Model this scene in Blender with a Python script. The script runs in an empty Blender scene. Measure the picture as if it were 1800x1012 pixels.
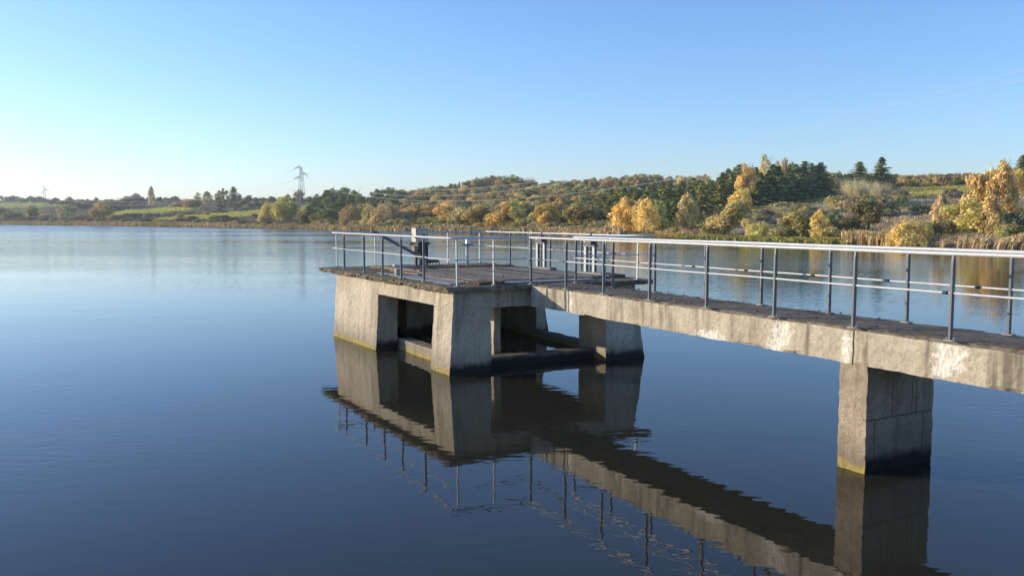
import bpy, math, random
import numpy as np
from mathutils import Vector, noise as mn
EXPO = 0.9
random.seed(7)
rng = np.random.default_rng(7)
SC = bpy.context.scene
COL = SC.collection
R = math.radians

# ------------------------------------------------------------------ camera geometry
H = 3.25                                    # eye above the water
F, CX, CY, HY = 1500.0, 900.0, 506.0, 386.0
PITCH = math.atan((CY - HY) / F)


def ray(x, y):
    dx, dz = (x - CX) / F, -(y - CY) / F
    return (dx, math.cos(PITCH) + dz * math.sin(PITCH), -math.sin(PITCH) + dz * math.cos(PITCH))


def at_depth(x, y, Y):
    r = ray(x, y)
    return (r[0] / r[1] * Y, Y, H + r[2] / r[1] * Y)


# frame of the concrete works: X runs out from the platform along the footbridge, Y to the right
ORG = Vector((-1.309, 17.646, 0.0))
ANG = math.atan2(-0.88053773, 0.47397607)
ux, uy = math.cos(ANG), math.sin(ANG)


def S(u, w, z=0.0):
    return (ORG.x + u * ux - w * uy, ORG.y + u * uy + w * ux, z)


# ------------------------------------------------------------------ object helpers
def tag(o, label=None, cat=None, group=None, kind=None):
    if label: o['label'] = label
    if cat: o['category'] = cat
    if group: o['group'] = group
    if kind: o['kind'] = kind
    return o


def link(o, parent=None):
    COL.objects.link(o)
    if parent is not None: o.parent = parent
    return o


def empty(name, loc=(0, 0, 0), rz=0.0):
    o = bpy.data.objects.new(name, None)
    o.empty_display_size = 0.2
    o.location = loc
    o.rotation_euler = (0, 0, rz)
    return link(o)


def mesh_obj(name, verts, faces, mat, parent=None, smooth=False, loc=None, rz=None):
    me = bpy.data.meshes.new(name)
    me.from_pydata([tuple(v) for v in verts], [], [tuple(f) for f in faces])
    me.update()
    if smooth:
        me.polygons.foreach_set('use_smooth', [True] * len(me.polygons))
    if mat: me.materials.append(mat)
    o = bpy.data.objects.new(name, me)
    link(o, parent)
    if loc is not None: o.location = loc
    if rz is not None: o.rotation_euler = (0, 0, rz)
    return o


class MB:
    """collects boxes, bars and tubes into one mesh"""
    def __init__(s): s.v, s.f = [], []

    def box(s, a, b, bev=0.0):
        x0, y0, z0 = a; x1, y1, z1 = b
        n = len(s.v)
        s.v += [(x0, y0, z0), (x1, y0, z0), (x1, y1, z0), (x0, y1, z0), (x0, y0, z1), (x1, y0, z1), (x1, y1, z1), (x0, y1, z1)]
        s.f += [tuple(n + i for i in q) for q in ((3, 2, 1, 0), (4, 5, 6, 7), (0, 1, 5, 4), (1, 2, 6, 5), (2, 3, 7, 6), (3, 0, 4, 7))]
        return s

    def tube(s, pts, rad, seg=8, cap=True):
        pts = [Vector(p) for p in pts]
        rads = rad if isinstance(rad, (list, tuple)) else [rad] * len(pts)
        n0 = len(s.v)
        for i, p in enumerate(pts):
            d = (pts[min(i + 1, len(pts) - 1)] - pts[max(i - 1, 0)]).normalized()
            up = Vector((0, 0, 1)) if abs(d.z) < 0.95 else Vector((1, 0, 0))
            a = d.cross(up).normalized(); b = a.cross(d)
            for k in range(seg):
                t = 2 * math.pi * k / seg
                s.v.append(tuple(p + (a * math.cos(t) + b * math.sin(t)) * rads[i]))
        for i in range(len(pts) - 1):
            for k in range(seg):
                k2 = (k + 1) % seg
                s.f.append((n0 + i * seg + k, n0 + i * seg + k2, n0 + (i + 1) * seg + k2, n0 + (i + 1) * seg + k))
        if cap:
            s.f.append(tuple(n0 + k for k in reversed(range(seg))))
            e = n0 + (len(pts) - 1) * seg
            s.f.append(tuple(e + k for k in range(seg)))
        return s

    def bar(s, a, b, wx, wz):
        """rectangular bar from a to b"""
        a, b = Vector(a), Vector(b)
        d = (b - a).normalized()
        up = Vector((0, 0, 1)) if abs(d.z) < 0.95 else Vector((0, 1, 0))
        x = d.cross(up).normalized() * wx / 2; z = x.cross(d).normalized() * wz / 2
        n = len(s.v)
        for p in (a, b):
            for q in (-x - z, x - z, x + z, -x + z): s.v.append(tuple(p + q))
        s.f += [tuple(n + i for i in q) for q in ((3, 2, 1, 0), (4, 5, 6, 7), (0, 1, 5, 4), (1, 2, 6, 5), (2, 3, 7, 6), (3, 0, 4, 7))]
        return s

    def poly_prism(s, pts, z0, z1):
        n = len(s.v); k = len(pts)
        s.v += [(p[0], p[1], z0) for p in pts] + [(p[0], p[1], z1) for p in pts]
        s.f.append(tuple(n + i for i in reversed(range(k)))); s.f.append(tuple(n + k + i for i in range(k)))
        for i in range(k): s.f.append((n + i, n + (i + 1) % k, n + k + (i + 1) % k, n + k + i))
        return s

    def build(s, name, mat, parent=None, smooth=False, loc=None, rz=None):
        return mesh_obj(name, s.v, s.f, mat, parent, smooth, loc, rz)


def lin(a, b, step):
    n = max(1, int(math.ceil((b - a) / step - 1e-6)))
    return [a + (b - a) * i / n for i in range(n)]


def coords(breaks, step):
    out = []
    for a, b in zip(breaks[:-1], breaks[1:]): out += lin(a, b, step)
    return out + [breaks[-1]]


def grid_solid(us, ws, zs, solid, warp, name, mat, parent):
    """closed skin round the solid cells of an uneven grid, moved by warp()"""
    nu, nw, nz = len(us) - 1, len(ws) - 1, len(zs) - 1
    occ = np.zeros((nu + 2, nw + 2, nz + 2), bool)
    for i in range(nu):
        for j in range(nw):
            for k in range(nz):
                occ[i + 1, j + 1, k + 1] = solid((us[i] + us[i + 1]) / 2, (ws[j] + ws[j + 1]) / 2, (zs[k] + zs[k + 1]) / 2)
    idx, verts, faces = {}, [], []

    def vid(i, j, k):
        key = (i, j, k)
        if key not in idx:
            idx[key] = len(verts)
            verts.append(warp(us[i], ws[j], zs[k]))
        return idx[key]
    for i in range(nu):
        for j in range(nw):
            for k in range(nz):
                if not occ[i + 1, j + 1, k + 1]: continue
                if not occ[i, j + 1, k + 1]: faces.append((vid(i, j, k), vid(i, j, k + 1), vid(i, j + 1, k + 1), vid(i, j + 1, k)))
                if not occ[i + 2, j + 1, k + 1]: faces.append((vid(i + 1, j, k), vid(i + 1, j + 1, k), vid(i + 1, j + 1, k + 1), vid(i + 1, j, k + 1)))
                if not occ[i + 1, j, k + 1]: faces.append((vid(i, j, k), vid(i + 1, j, k), vid(i + 1, j, k + 1), vid(i, j, k + 1)))
                if not occ[i + 1, j + 2, k + 1]: faces.append((vid(i, j + 1, k), vid(i, j + 1, k + 1), vid(i + 1, j + 1, k + 1), vid(i + 1, j + 1, k)))
                if not occ[i + 1, j + 1, k]: faces.append((vid(i, j, k), vid(i, j + 1, k), vid(i + 1, j + 1, k), vid(i + 1, j, k)))
                if not occ[i + 1, j + 1, k + 2]: faces.append((vid(i, j, k + 1), vid(i + 1, j, k + 1), vid(i + 1, j + 1, k + 1), vid(i, j + 1, k + 1)))
    return mesh_obj(name, verts, faces, mat, parent)


def nz3(x, y, z, f=1.0):
    return mn.noise(Vector((x * f, y * f, z * f)))


# ------------------------------------------------------------------ materials
class NT:
    def __init__(s, name):
        s.m = bpy.data.materials.new(name); s.m.use_nodes = True
        s.t = s.m.node_tree; s.n = s.t.nodes; s.n.clear()
        s.out = s.n.new('ShaderNodeOutputMaterial')

    def node(s, typ, **kw):
        n = s.n.new(typ)
        for k, v in kw.items():
            if k.startswith('i_'):
                n.inputs[k[2:].replace('_', ' ')].default_value = v
            else: setattr(n, k, v)
        return n

    def ln(s, a, b): s.t.links.new(a, b)

    def math(s, op, a, b=None, clamp=False):
        n = s.n.new('ShaderNodeMath'); n.operation = op; n.use_clamp = clamp
        for i, v in enumerate((a, b)):
            if v is None: continue
            if isinstance(v, (int, float)): n.inputs[i].default_value = v
            else: s.ln(v, n.inputs[i])
        return n.outputs[0]

    def mix(s, fac, a, b, typ='MIX'):
        n = s.n.new('ShaderNodeMix'); n.data_type = 'RGBA'; n.blend_type = typ
        for sock, v in ((n.inputs[0], fac), (n.inputs[6], a), (n.inputs[7], b)):
            if isinstance(v, (int, float)): sock.default_value = v
            elif isinstance(v, (tuple, list)): sock.default_value = (*v, 1.0) if len(v) == 3 else v
            else: s.ln(v, sock)
        return n.outputs[2]

    def ramp(s, fac, stops):
        n = s.n.new('ShaderNodeValToRGB')
        e = n.color_ramp.elements
        while len(e) < len(stops): e.new(0.5)
        for el, (p, c) in zip(e, stops):
            el.position = p
            el.color = (c, c, c, 1) if isinstance(c, (int, float)) else (*c, 1)
        s.ln(fac, n.inputs[0])
        return n.outputs[0]

    def rng(s, v, a, b, c=0.0, d=1.0, smooth=False):
        n = s.n.new('ShaderNodeMapRange'); n.clamp = True
        if smooth: n.interpolation_type = 'SMOOTHSTEP'
        s.ln(v, n.inputs[0])
        for i, q in enumerate((a, b, c, d)): n.inputs[i + 1].default_value = q
        return n.outputs[0]

    def noise(s, vec, scale, detail=4.0, rough=0.55, vscale=None):
        if vscale:
            mp = s.n.new('ShaderNodeMapping'); mp.inputs['Scale'].default_value = vscale
            s.ln(vec, mp.inputs[0]); vec = mp.outputs[0]
        n = s.n.new('ShaderNodeTexNoise')
        n.inputs['Scale'].default_value = scale; n.inputs['Detail'].default_value = detail; n.inputs['Roughness'].default_value = rough
        s.ln(vec, n.inputs['Vector'])
        return n.outputs['Fac']

    def bsdf(s, col, rough=0.8, bump=None, strength=0.3, dist=0.02, metallic=0.0, spec=0.3):
        b = s.n.new('ShaderNodeBsdfPrincipled')
        for k, v in (('Base Color', col), ('Roughness', rough), ('Metallic', metallic), ('Specular IOR Level', spec)):
            if isinstance(v, (int, float)): b.inputs[k].default_value = v
            elif isinstance(v, (tuple, list)): b.inputs[k].default_value = (*v, 1.0)
            else: s.ln(v, b.inputs[k])
        if bump is not None:
            bn = s.n.new('ShaderNodeBump'); bn.inputs['Strength'].default_value = strength; bn.inputs['Distance'].default_value = dist
            s.ln(bump, bn.inputs['Height']); s.ln(bn.outputs[0], b.inputs['Normal'])
        s.ln(b.outputs[0], s.out.inputs[0])
        return s.m


def concrete(name, light, dark, streak=0.5, algae=True, spots=(), grain=0.5, joints=(), dirty_top=None):
    n = NT(name)
    tc = n.node('ShaderNodeTexCoord'); ob = tc.outputs['Object']
    sep = n.node('ShaderNodeSeparateXYZ'); n.ln(ob, sep.inputs[0])
    big = n.noise(ob, 1.1, 5, 0.6); med = n.noise(ob, 5.5, 5, 0.65); fine = n.noise(ob, 38, 4, 0.7)
    grit = n.noise(ob, 90, 2, 0.6)
    stre = n.noise(ob, 1.0, 4, 0.6, (4.2, 4.2, 0.35))
    c = n.mix(n.rng(big, 0.33, 0.68), dark, light)
    c = n.mix(n.rng(med, 0.42, 0.72, 0.0, 0.5), c, tuple(v * 1.18 for v in light))
    c = n.mix(n.rng(stre, 0.50, 0.68, 0.0, streak), c, tuple(v * 0.50 for v in dark))
    # pale lime runs
    stre2 = n.noise(ob, 1.0, 4, 0.6, (3.1, 3.1, 0.22))
    c = n.mix(n.rng(stre2, 0.60, 0.72, 0.0, streak * 0.8), c, (0.56, 0.50, 0.41))
    c = n.mix(n.rng(fine, 0.50, 0.72, 0.0, grain), c, tuple(v * 0.40 for v in dark))
    spk = n.noise(ob, 17, 5, 0.75)
    c = n.mix(n.rng(spk, 0.50, 0.66, 0.0, grain * 0.75), c, tuple(v * 0.55 for v in dark))
    c = n.mix(n.rng(grit, 0.60, 0.75, 0.0, grain * 0.7), c, (0.52, 0.46, 0.38))
    for (p, sx, sz) in spots:                     # broken, limewashed patches
        sub = n.node('ShaderNodeVectorMath', operation='SUBTRACT'); n.ln(ob, sub.inputs[0]); sub.inputs[1].default_value = p
        mul = n.node('ShaderNodeVectorMath', operation='MULTIPLY'); n.ln(sub.outputs[0], mul.inputs[0]); mul.inputs[1].default_value = (1 / sx, 1 / 0.6, 1 / sz)
        le = n.node('ShaderNodeVectorMath', operation='LENGTH'); n.ln(mul.outputs[0], le.inputs[0])
        rag = n.math('ADD', le.outputs['Value'], n.math('MULTIPLY', n.math('SUBTRACT', n.noise(ob, 10, 6, 0.8), 0.5), 3.2))
        c = n.mix(n.math('MULTIPLY', n.rng(rag, 0.62, 0.95, 0.9, 0.0), n.rng(n.noise(ob, 1.0, 5, 0.75, (26, 26, 9)), 0.36, 0.56)), c, (0.78, 0.73, 0.65))
    for (axis, pos, lo, hi) in joints:            # formwork joints: axis 'z' at height pos or 'y' at width pos between two heights
        src = sep.outputs[2] if axis == 'z' else sep.outputs[1]
        dd = n.math('ABSOLUTE', n.math('SUBTRACT', src, pos))
        f = n.math('MULTIPLY', n.rng(dd, 0.004, 0.016, 0.75, 0.0), n.math('GREATER_THAN', sep.outputs[0], 8.82))
        if axis == 'y':
            f = n.math('MULTIPLY', f, n.math('MULTIPLY', n.math('GREATER_THAN', sep.outputs[2], lo), n.math('LESS_THAN', sep.outputs[2], hi)))
        c = n.mix(f, c, tuple(v * 0.3 for v in dark))
    zz = n.math('ADD', sep.outputs[2], n.math('MULTIPLY', n.math('SUBTRACT', med, 0.5), 0.16))
    if algae:
        c = n.mix(n.rng(zz, 0.16, 0.60, 0.62, 0.0), c, tuple(v * 0.42 for v in dark))
        nm = n.node('ShaderNodeNewGeometry')
        wet = n.mix(n.rng(n.noise(ob, 14, 4, 0.6), 0.42, 0.58), (0.36, 0.27, 0.06), (0.20, 0.17, 0.09))
        # growth drawn on sunlit faces only; shade painted black over the other wet feet
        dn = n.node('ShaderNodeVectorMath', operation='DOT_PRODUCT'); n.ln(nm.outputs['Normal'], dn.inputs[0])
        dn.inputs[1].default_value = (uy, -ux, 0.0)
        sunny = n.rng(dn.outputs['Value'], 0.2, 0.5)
        wet_shade = n.rng(zz, 0.13, 0.26, 0.93, 0.0)
        c = n.mix(n.math('MULTIPLY', wet_shade, n.math('SUBTRACT', 1.0, sunny)), c, (0.012, 0.013, 0.012))
        zb = n.math('ADD', zz, n.math('MULTIPLY', n.math('SUBTRACT', n.noise(ob, 3.2, 5, 0.7), 0.5), 0.22))
        band = n.math('MULTIPLY', n.rng(zb, 0.08, 0.13, 1.0, 0.0), sunny)
        c = n.mix(n.math('MULTIPLY', band, 0.9), c, wet)
    h = n.math('ADD', n.math('MULTIPLY', fine, 0.6), n.math('ADD', n.math('MULTIPLY', med, 0.9), n.math('MULTIPLY', grit, 0.3)))
    return n.bsdf(c, 0.88, h, 0.45, 0.025, spec=0.25)


def rough_mat(name, c1, c2, scale=6.0, c3=None, bump=0.6, dist=0.03, rough=0.95):
    n = NT(name)
    ob = n.node('ShaderNodeTexCoord').outputs['Object']
    a = n.noise(ob, scale, 6, 0.7); b = n.noise(ob, scale * 6, 4, 0.7); l = n.noise(ob, scale * 0.25, 3, 0.6)
    c = n.mix(n.rng(a, 0.38, 0.64), c1, c2)
    c = n.mix(n.rng(b, 0.5, 0.7, 0, 0.6), c, tuple(v * 0.35 for v in c1))
    if c3: c = n.mix(n.rng(l, 0.52, 0.66, 0, 0.75), c, c3)
    return n.bsdf(c, rough, n.math('ADD', a, n.math('MULTIPLY', b, 0.5)), bump, dist, spec=0.2)


def paint(name, col, rough=0.45, worn=None, metallic=0.0):
    n = NT(name)
    ob = n.node('ShaderNodeTexCoord').outputs['Object']
    a = n.noise(ob, 9, 5, 0.65); b = n.noise(ob, 60, 3, 0.6)
    c = n.mix(n.rng(a, 0.35, 0.7, 0, 1), tuple(v * 0.82 for v in col), col)
    if worn: c = n.mix(n.rng(n.noise(ob, 14, 6, 0.75), 0.60, 0.68, 0, 0.85), c, worn)
    return n.bsdf(c, rough, b, 0.08, 0.004, metallic=metallic, spec=0.4)


M = {}
M['wall'] = concrete('platform_concrete', (0.62, 0.53, 0.40), (0.42, 0.355, 0.265), 0.7, True, grain=0.8)
M['beam'] = concrete('bridge_concrete', (0.57, 0.495, 0.375), (0.37, 0.315, 0.235), 1.0, False, grain=0.6, spots=(
    ((5.95, 1.83, 1.43), 0.42, 0.10), ((7.42, 1.83, 1.66), 0.20, 0.30), ((7.30, 1.83, 1.45), 0.16, 0.16), ((10.0, 1.83, 1.70), 0.22, 0.28), ((8.55, 1.83, 1.58), 0.10, 0.25),
    ((1.86, 1.83, 1.62), 0.07, 0.26), ((9.9, 1.83, 1.50), 0.16, 0.1)))
M['pier'] = concrete('pier_concrete', (0.46, 0.365, 0.265), (0.29, 0.228, 0.162), 0.5, True, grain=0.75,
                     joints=(('z', 0.70, 0, 0), ('y', 2.33, 0.70, 2), ('y', 2.72, 0.70, 2), ('y', 2.80, 0.70, 2), ('y', 2.0, -1, 0.70), ('y', 2.95, -1, 0.70)))
M['sill'] = concrete('sill_concrete', (0.44, 0.39, 0.32), (0.33, 0.28, 0.21), 0.3, True, grain=0.4)
M['slab'] = rough_mat('mossy_slab', (0.30, 0.235, 0.165), (0.14, 0.11, 0.076), 5.0, (0.10, 0.092, 0.045), 0.9, 0.05)
M['asphalt'] = rough_mat('old_asphalt', (0.24, 0.195, 0.145), (0.14, 0.112, 0.084), 7.0, (0.10, 0.082, 0.05), 0.8, 0.03)
M['plank'] = rough_mat('weathered_boards', (0.30, 0.24, 0.18), (0.17, 0.13, 0.098), 4.0, None, 0.5, 0.015)
M['grate'] = paint('rusty_grating', (0.14, 0.085, 0.05), 0.8, (0.05, 0.035, 0.03))
M['plate'] = paint('galvanised_plate', (0.34, 0.34, 0.33), 0.7, (0.24, 0.22, 0.2))
M['rail'] = paint('galvanised_rail', (0.62, 0.62, 0.62), 0.36, (0.44, 0.44, 0.44))
M['post'] = paint('grey_steel_post', (0.135, 0.14, 0.155), 0.5, (0.10, 0.09, 0.085))
M['pale_lit_post'] = paint('pale_lit_steel', (0.52, 0.52, 0.5), 0.5, (0.4, 0.38, 0.35))  # same steel as the grey posts, lightened in colour for sunlit faces
M['dark_steel'] = paint('dark_steel', (0.045, 0.047, 0.055), 0.55, (0.10, 0.06, 0.04))
M['cream'] = paint('cream_cabinet', (0.56, 0.52, 0.42), 0.6, (0.44, 0.40, 0.31))
M['rust'] = paint('rust_primer', (0.42, 0.24, 0.17), 0.75, (0.2, 0.1, 0.06))
M['stone'] = rough_mat('pale_stone', (0.42, 0.37, 0.28), (0.30, 0.26, 0.19), 9.0, None, 0.6, 0.02)
M['pylon'] = paint('pylon_steel', (0.11, 0.12, 0.13), 0.6)
M['wire'] = paint('bright_wire', (0.85, 0.85, 0.84), 0.4)
M['insulator'] = paint('grey_insulator', (0.25, 0.25, 0.26), 0.4)
M['wood_pole'] = rough_mat('pole_wood', (0.30, 0.25, 0.20), (0.22, 0.18, 0.14), 4.0, None, 0.4, 0.02)
M['plaster'] = rough_mat('house_plaster', (0.68, 0.64, 0.56), (0.60, 0.56, 0.48), 1.0, None, 0.2, 0.02)
M['roof'] = rough_mat('roof_tiles', (0.16, 0.13, 0.12), (0.11, 0.09, 0.085), 2.0, None, 0.5, 0.05)
M['window'] = paint('dark_window', (0.04, 0.045, 0.05), 0.2)
M['bark'] = rough_mat('tree_bark', (0.13, 0.10, 0.075), (0.075, 0.06, 0.045), 3.0, None, 0.7, 0.05)
M['birch'] = rough_mat('pale_bark', (0.50, 0.47, 0.42), (0.30, 0.27, 0.23), 3.0, None, 0.5, 0.03)
M['white'] = paint('white_plastic', (0.75, 0.75, 0.74), 0.5)


def foliage(name, trans=0.3, rough=0.7):
    n = NT(name)
    at = n.node('ShaderNodeAttribute', attribute_name='tint')
    oi = n.node('ShaderNodeObjectInfo')
    c = n.mix(1.0, oi.outputs['Color'], at.outputs['Color'], 'MULTIPLY')
    d = n.node('ShaderNodeBsdfDiffuse'); n.ln(c, d.inputs['Color'])
    t = n.node('ShaderNodeBsdfTranslucent'); n.ln(c, t.inputs['Color'])
    mx = n.node('ShaderNodeMixShader'); mx.inputs[0].default_value = trans
    n.ln(d.outputs[0], mx.inputs[1]); n.ln(t.outputs[0], mx.inputs[2]); n.ln(mx.outputs[0], n.out.inputs[0])
    return n.m


M['leaf'] = foliage('foliage', 0.28)
M['needle'] = foliage('needles', 0.10)
M['reed'] = foliage('reed', 0.10)


def water_mat():
    n = NT('lake_water')
    g = n.node('ShaderNodeNewGeometry'); p = g.outputs['Position']
    sep = n.node('ShaderNodeSeparateXYZ'); n.ln(p, sep.inputs[0])
    n1 = n.noise(p, 1.0, 1.5, 0.45, (2.6, 5.2, 1.0))
    n2 = n.noise(p, 1.0, 2, 0.5, (5.0, 9.0, 1.0))
    n3 = n.noise(p, 1.0, 2, 0.5, (0.35, 0.55, 1.0))
    # the lee of the dam and platform is nearly still; further out the breeze ruffles it, in patches and lanes
    y = sep.outputs[1]
    patch = n.rng(n.noise(p, 1.0, 3, 0.5, (0.012, 0.045, 1.0)), 0.36, 0.60, 0.25, 1.0)
    lane = n.rng(n.noise(p, 1.0, 2.5, 0.5, (0.0035, 0.024, 1.0)), 0.34, 0.44, 0.10, 1.0)
    near = n.rng(n.noise(p, 1.0, 2, 0.5, (0.16, 0.22, 1.0)), 0.4, 0.65, 0.45, 1.0)
    amp = n.math('ADD', n.math('MULTIPLY', n.math('MULTIPLY', n.rng(y, 20.0, 80.0), patch), W_FAR), n.math('MULTIPLY', near, W_NEAR))
    h = n.math('ADD', n.math('MULTIPLY', n1, 1.0), n.math('ADD', n.math('MULTIPLY', n2, 0.16), n.math('MULTIPLY', n3, 1.0)))
    h = n.math('MULTIPLY', h, amp)
    ruf = n.math('ADD', n.math('MULTIPLY', n.math('MULTIPLY', n.rng(y, 24.0, 70.0, 0.0, 1.0, True), patch), 0.06),
                 n.math('MULTIPLY', n.math('MULTIPLY', n.rng(y, 80.0, 330.0), lane), 0.20))
    b = n.node('ShaderNodeBsdfPrincipled')
    b.inputs['Base Color'].default_value = W_COL
    n.ln(n.math('ADD', ruf, 0.012), b.inputs['Roughness'])
    b.inputs['IOR'].default_value = 1.333
    bn = n.node('ShaderNodeBump'); bn.inputs['Strength'].default_value = 1.0; bn.inputs['Distance'].default_value = 1.0
    n.ln(h, bn.inputs['Height']); n.ln(bn.outputs[0], b.inputs['Normal'])
    n.ln(b.outputs[0], n.out.inputs[0])
    return n.m


W_FAR, W_NEAR, W_COL = 0.015, 0.0030, (0.031, 0.0295, 0.0195, 1)
M['water'] = water_mat()


def terrain_mat():
    n = NT('hillside_ground')
    at = n.node('ShaderNodeAttribute', attribute_name='tint')
    ob = n.node('ShaderNodeTexCoord').outputs['Object']
    a = n.noise(ob, 0.12, 6, 0.65); b = n.noise(ob, 0.9, 4, 0.7)
    c = n.mix(n.rng(a, 0.35, 0.65), at.outputs['Color'], n.mix(1.0, at.outputs['Color'], (0.72, 0.70, 0.62), 'MULTIPLY'))
    c = n.mix(n.rng(b, 0.45, 0.7, 0, 0.5), c, n.mix(1.0, c, (0.6, 0.58, 0.5), 'MULTIPLY'))
    return n.bsdf(c, 1.0, n.math('ADD', a, b), 0.8, 0.25, spec=0.05)


M['ground'] = terrain_mat()

# ------------------------------------------------------------------ land: profiles (depth, sight line) per bearing
PROF = [
    (-900, [(600, 394), (640, 390), (700, 384), (820, 372), (950, 362), (1150, 354)]),
    (0, [(542, 395), (575, 391), (650, 381), (800, 367), (950, 360), (1150, 353)]),
    (200, [(424, 397.5), (455, 393), (530, 383), (650, 373), (780, 361), (950, 352)]),
    (370, [(348, 400), (370, 396), (430, 387), (500, 378), (600, 367), (850, 351)]),
    (500, [(295, 402), (320, 398), (370, 388), (440, 378), (530, 368), (800, 350)]),
    (600, [(262, 404.5), (285, 400), (330, 390), (400, 377), (500, 362), (720, 348)]),
    (700, [(232, 407), (252, 402), (290, 392), (350, 378), (440, 361), (600, 347)]),
    (900, [(203, 410), (222, 404), (260, 393), (320, 375), (410, 352), (560, 334)]),
    (1100, [(172, 414.5), (190, 408), (220, 396), (270, 378), (350, 354), (490, 333)]),
    (1200, [(144, 420), (158, 413), (185, 402), (230, 388), (300, 364), (480, 334)]),
    (1300, [(135, 422), (148, 414), (170, 402), (205, 386), (250, 369), (430, 334)]),
    (1450, [(121, 426), (132, 417), (155, 402), (185, 383), (230, 360), (360, 333)]),
    (1600, [(108, 431), (118, 421), (140, 402), (172, 378), (215, 350), (350, 326)]),
    (1750, [(99, 435), (108, 424), (126, 405), (155, 382), (200, 354), (330, 323)]),
    (2100, [(80, 446), (88, 432), (105, 410), (130, 382), (175, 354), (300, 322)]),
    (2900, [(60, 466), (66, 446), (85, 415), (110, 382), (160, 352), (280, 320)]),
]


def profile(x):
    x = min(max(x, PROF[0][0]), PROF[-1][0])
    for (xa, A), (xb, B) in zip(PROF[:-1], PROF[1:]):
        if xa <= x <= xb:
            t = (x - xa) / (xb - xa)
            return [(a[0] + (b[0] - a[0]) * t, a[1] + (b[1] - a[1]) * t) for a, b in zip(A, B)]


def sight(x, Y):
    p = profile(x)
    Ys = [q[0] for q in p]; ys = [q[1] for q in p]
    return float(np.interp(Y, Ys, ys))


def depth_at(x, y):
    p = profile(x)
    return float(np.interp(-y, [-q[1] for q in p], [q[0] for q in p]))


def ground_pt(x, Y):
    p = profile(x)
    if Y < p[0][0]:
        q = at_depth(x, p[0][1], Y)
        return (q[0], Y, 0.0)
    return at_depth(x, sight(x, Y), Y)


MEADOW = [
    ([(-300, 360), (60, 358), (118, 356), (118, 363), (40, 367), (-300, 370)], (0.435, 0.451, 0.151)),
    ([(195, 377), (240, 370), (300, 365), (345, 363), (345, 369), (285, 375), (215, 386)], (0.522, 0.518, 0.121)),
    ([(278, 386), (350, 377), (400, 374), (488, 368), (484, 377), (420, 383), (345, 388), (290, 391)], (0.522, 0.518, 0.121)),
    ([(420, 390), (425, 384), (490, 378), (500, 384), (470, 390)], (0.217, 0.164, 0.162)),
    ([(505, 374), (545, 362), (560, 364), (552, 373), (520, 376)], (0.522, 0.518, 0.121)),
    ([(1320, 372), (1450, 340), (1520, 334), (1520, 341), (1460, 352), (1400, 362)], (0.283, 0.278, 0.092)),  # field lying in shadow, the shade put in as a darker green
    ([(1556, 341), (1620, 331), (1760, 322), (1760, 330), (1640, 345), (1565, 346)], (0.478, 0.422, 0.112)),
    ([(1440, 352), (1500, 344), (1520, 347), (1480, 358)], (0.435, 0.403, 0.112)),
    ([(1200, 400), (1250, 390), (1275, 390), (1260, 398)], (0.522, 0.480, 0.162)),
    ([(1770, 409), (1830, 398), (2100, 398), (2100, 412)], (0.392, 0.442, 0.101)),
    ([(1130, 416), (1480, 409), (1490, 425), (1300, 420), (1140, 420)], (0.326, 0.307, 0.092)),
]


def in_poly(x, y, P):
    c = False
    for i in range(len(P)):
        x1, y1 = P[i]; x2, y2 = P[i - 1]
        if (y1 > y) != (y2 > y) and x < (x2 - x1) * (y - y1) / (y2 - y1) + x1: c = not c
    return c


def land_colour(x, y):
    for P, c in MEADOW:
        if in_poly(x, y, P): return c
    if x < 560: return (0.20, 0.18, 0.115)
    if x < 1280: return (0.23, 0.18, 0.11)
    return (0.46, 0.36, 0.225)


def set_tint(me, cols):
    a = me.color_attributes.new('tint', 'FLOAT_COLOR', 'POINT')
    arr = np.ones((len(me.vertices), 4), np.float32)
    arr[:, :3] = np.asarray(cols, np.float32)
    a.data.foreach_set('color', arr.ravel())


def build_land():
    xs = list(np.arange(-900, -60, 60)) + list(np.arange(-60, 1860, 6)) + list(np.arange(1860, 2901, 40))
    verts, cols, faces = [], [], []
    nrow = 0
    for x in xs:
        p = profile(x)
        rows = [(p[0][0] - 8, None, -1.6), (p[0][0] - 1.0, None, -0.25)]
        for (a, b), (c, d) in zip(p[:-1], p[1:]):
            for i in range(12): rows.append((a + (c - a) * i / 12, b + (d - b) * i / 12, None))
        rows.append((p[-1][0], p[-1][1], None))
        for m, drop in ((1.08, 0.5), (1.3, 3.0), (1.8, 8.0), (2.4, 14.0)):
            q = at_depth(x, p[-1][1], p[-1][0])
            rows.append((p[-1][0] * m, None, q[2] - drop))
        nrow = len(rows)
        for (Y, y, z) in rows:
            if z is None:
                q = at_depth(x, y, Y)
                far = min(1.0, (Y - p[0][0]) / 30.0)
                dz = far * (0.35 * nz3(q[0], q[1], 0, 0.05) + 0.12 * nz3(q[0], q[1], 3, 0.25))
                verts.append((q[0], q[1], max(q[2], 0.02) + dz)); cols.append(land_colour(x, y))
            else:
                q = at_depth(x, HY, Y)
                verts.append((q[0], Y, z)); cols.append(land_colour(x, p[-1][1]) if z > 0 else (0.06, 0.055, 0.035))
    for i in range(len(xs) - 1):
        for j in range(nrow - 1):
            a = i * nrow + j
            faces.append((a, a + nrow, a + nrow + 1, a + 1))
    o = mesh_obj('hillside_terrain', verts, faces, M['ground'], smooth=True)
    set_tint(o.data, cols)
    return tag(o, kind='structure')


build_land()
lake = mesh_obj('lake_water', [(-1600, -70, 0), (1600, -70, 0), (1600, 760, 0), (-1600, 760, 0)], [(0, 1, 2, 3)], M['water'])
tag(lake, kind='structure')

# ------------------------------------------------------------------ concrete platform in the lake
plat = tag(empty('intake_platform', S(0, 0, 0), ANG), 'square concrete water intake platform with openings in its walls, standing in the lake', 'water intake')


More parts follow.
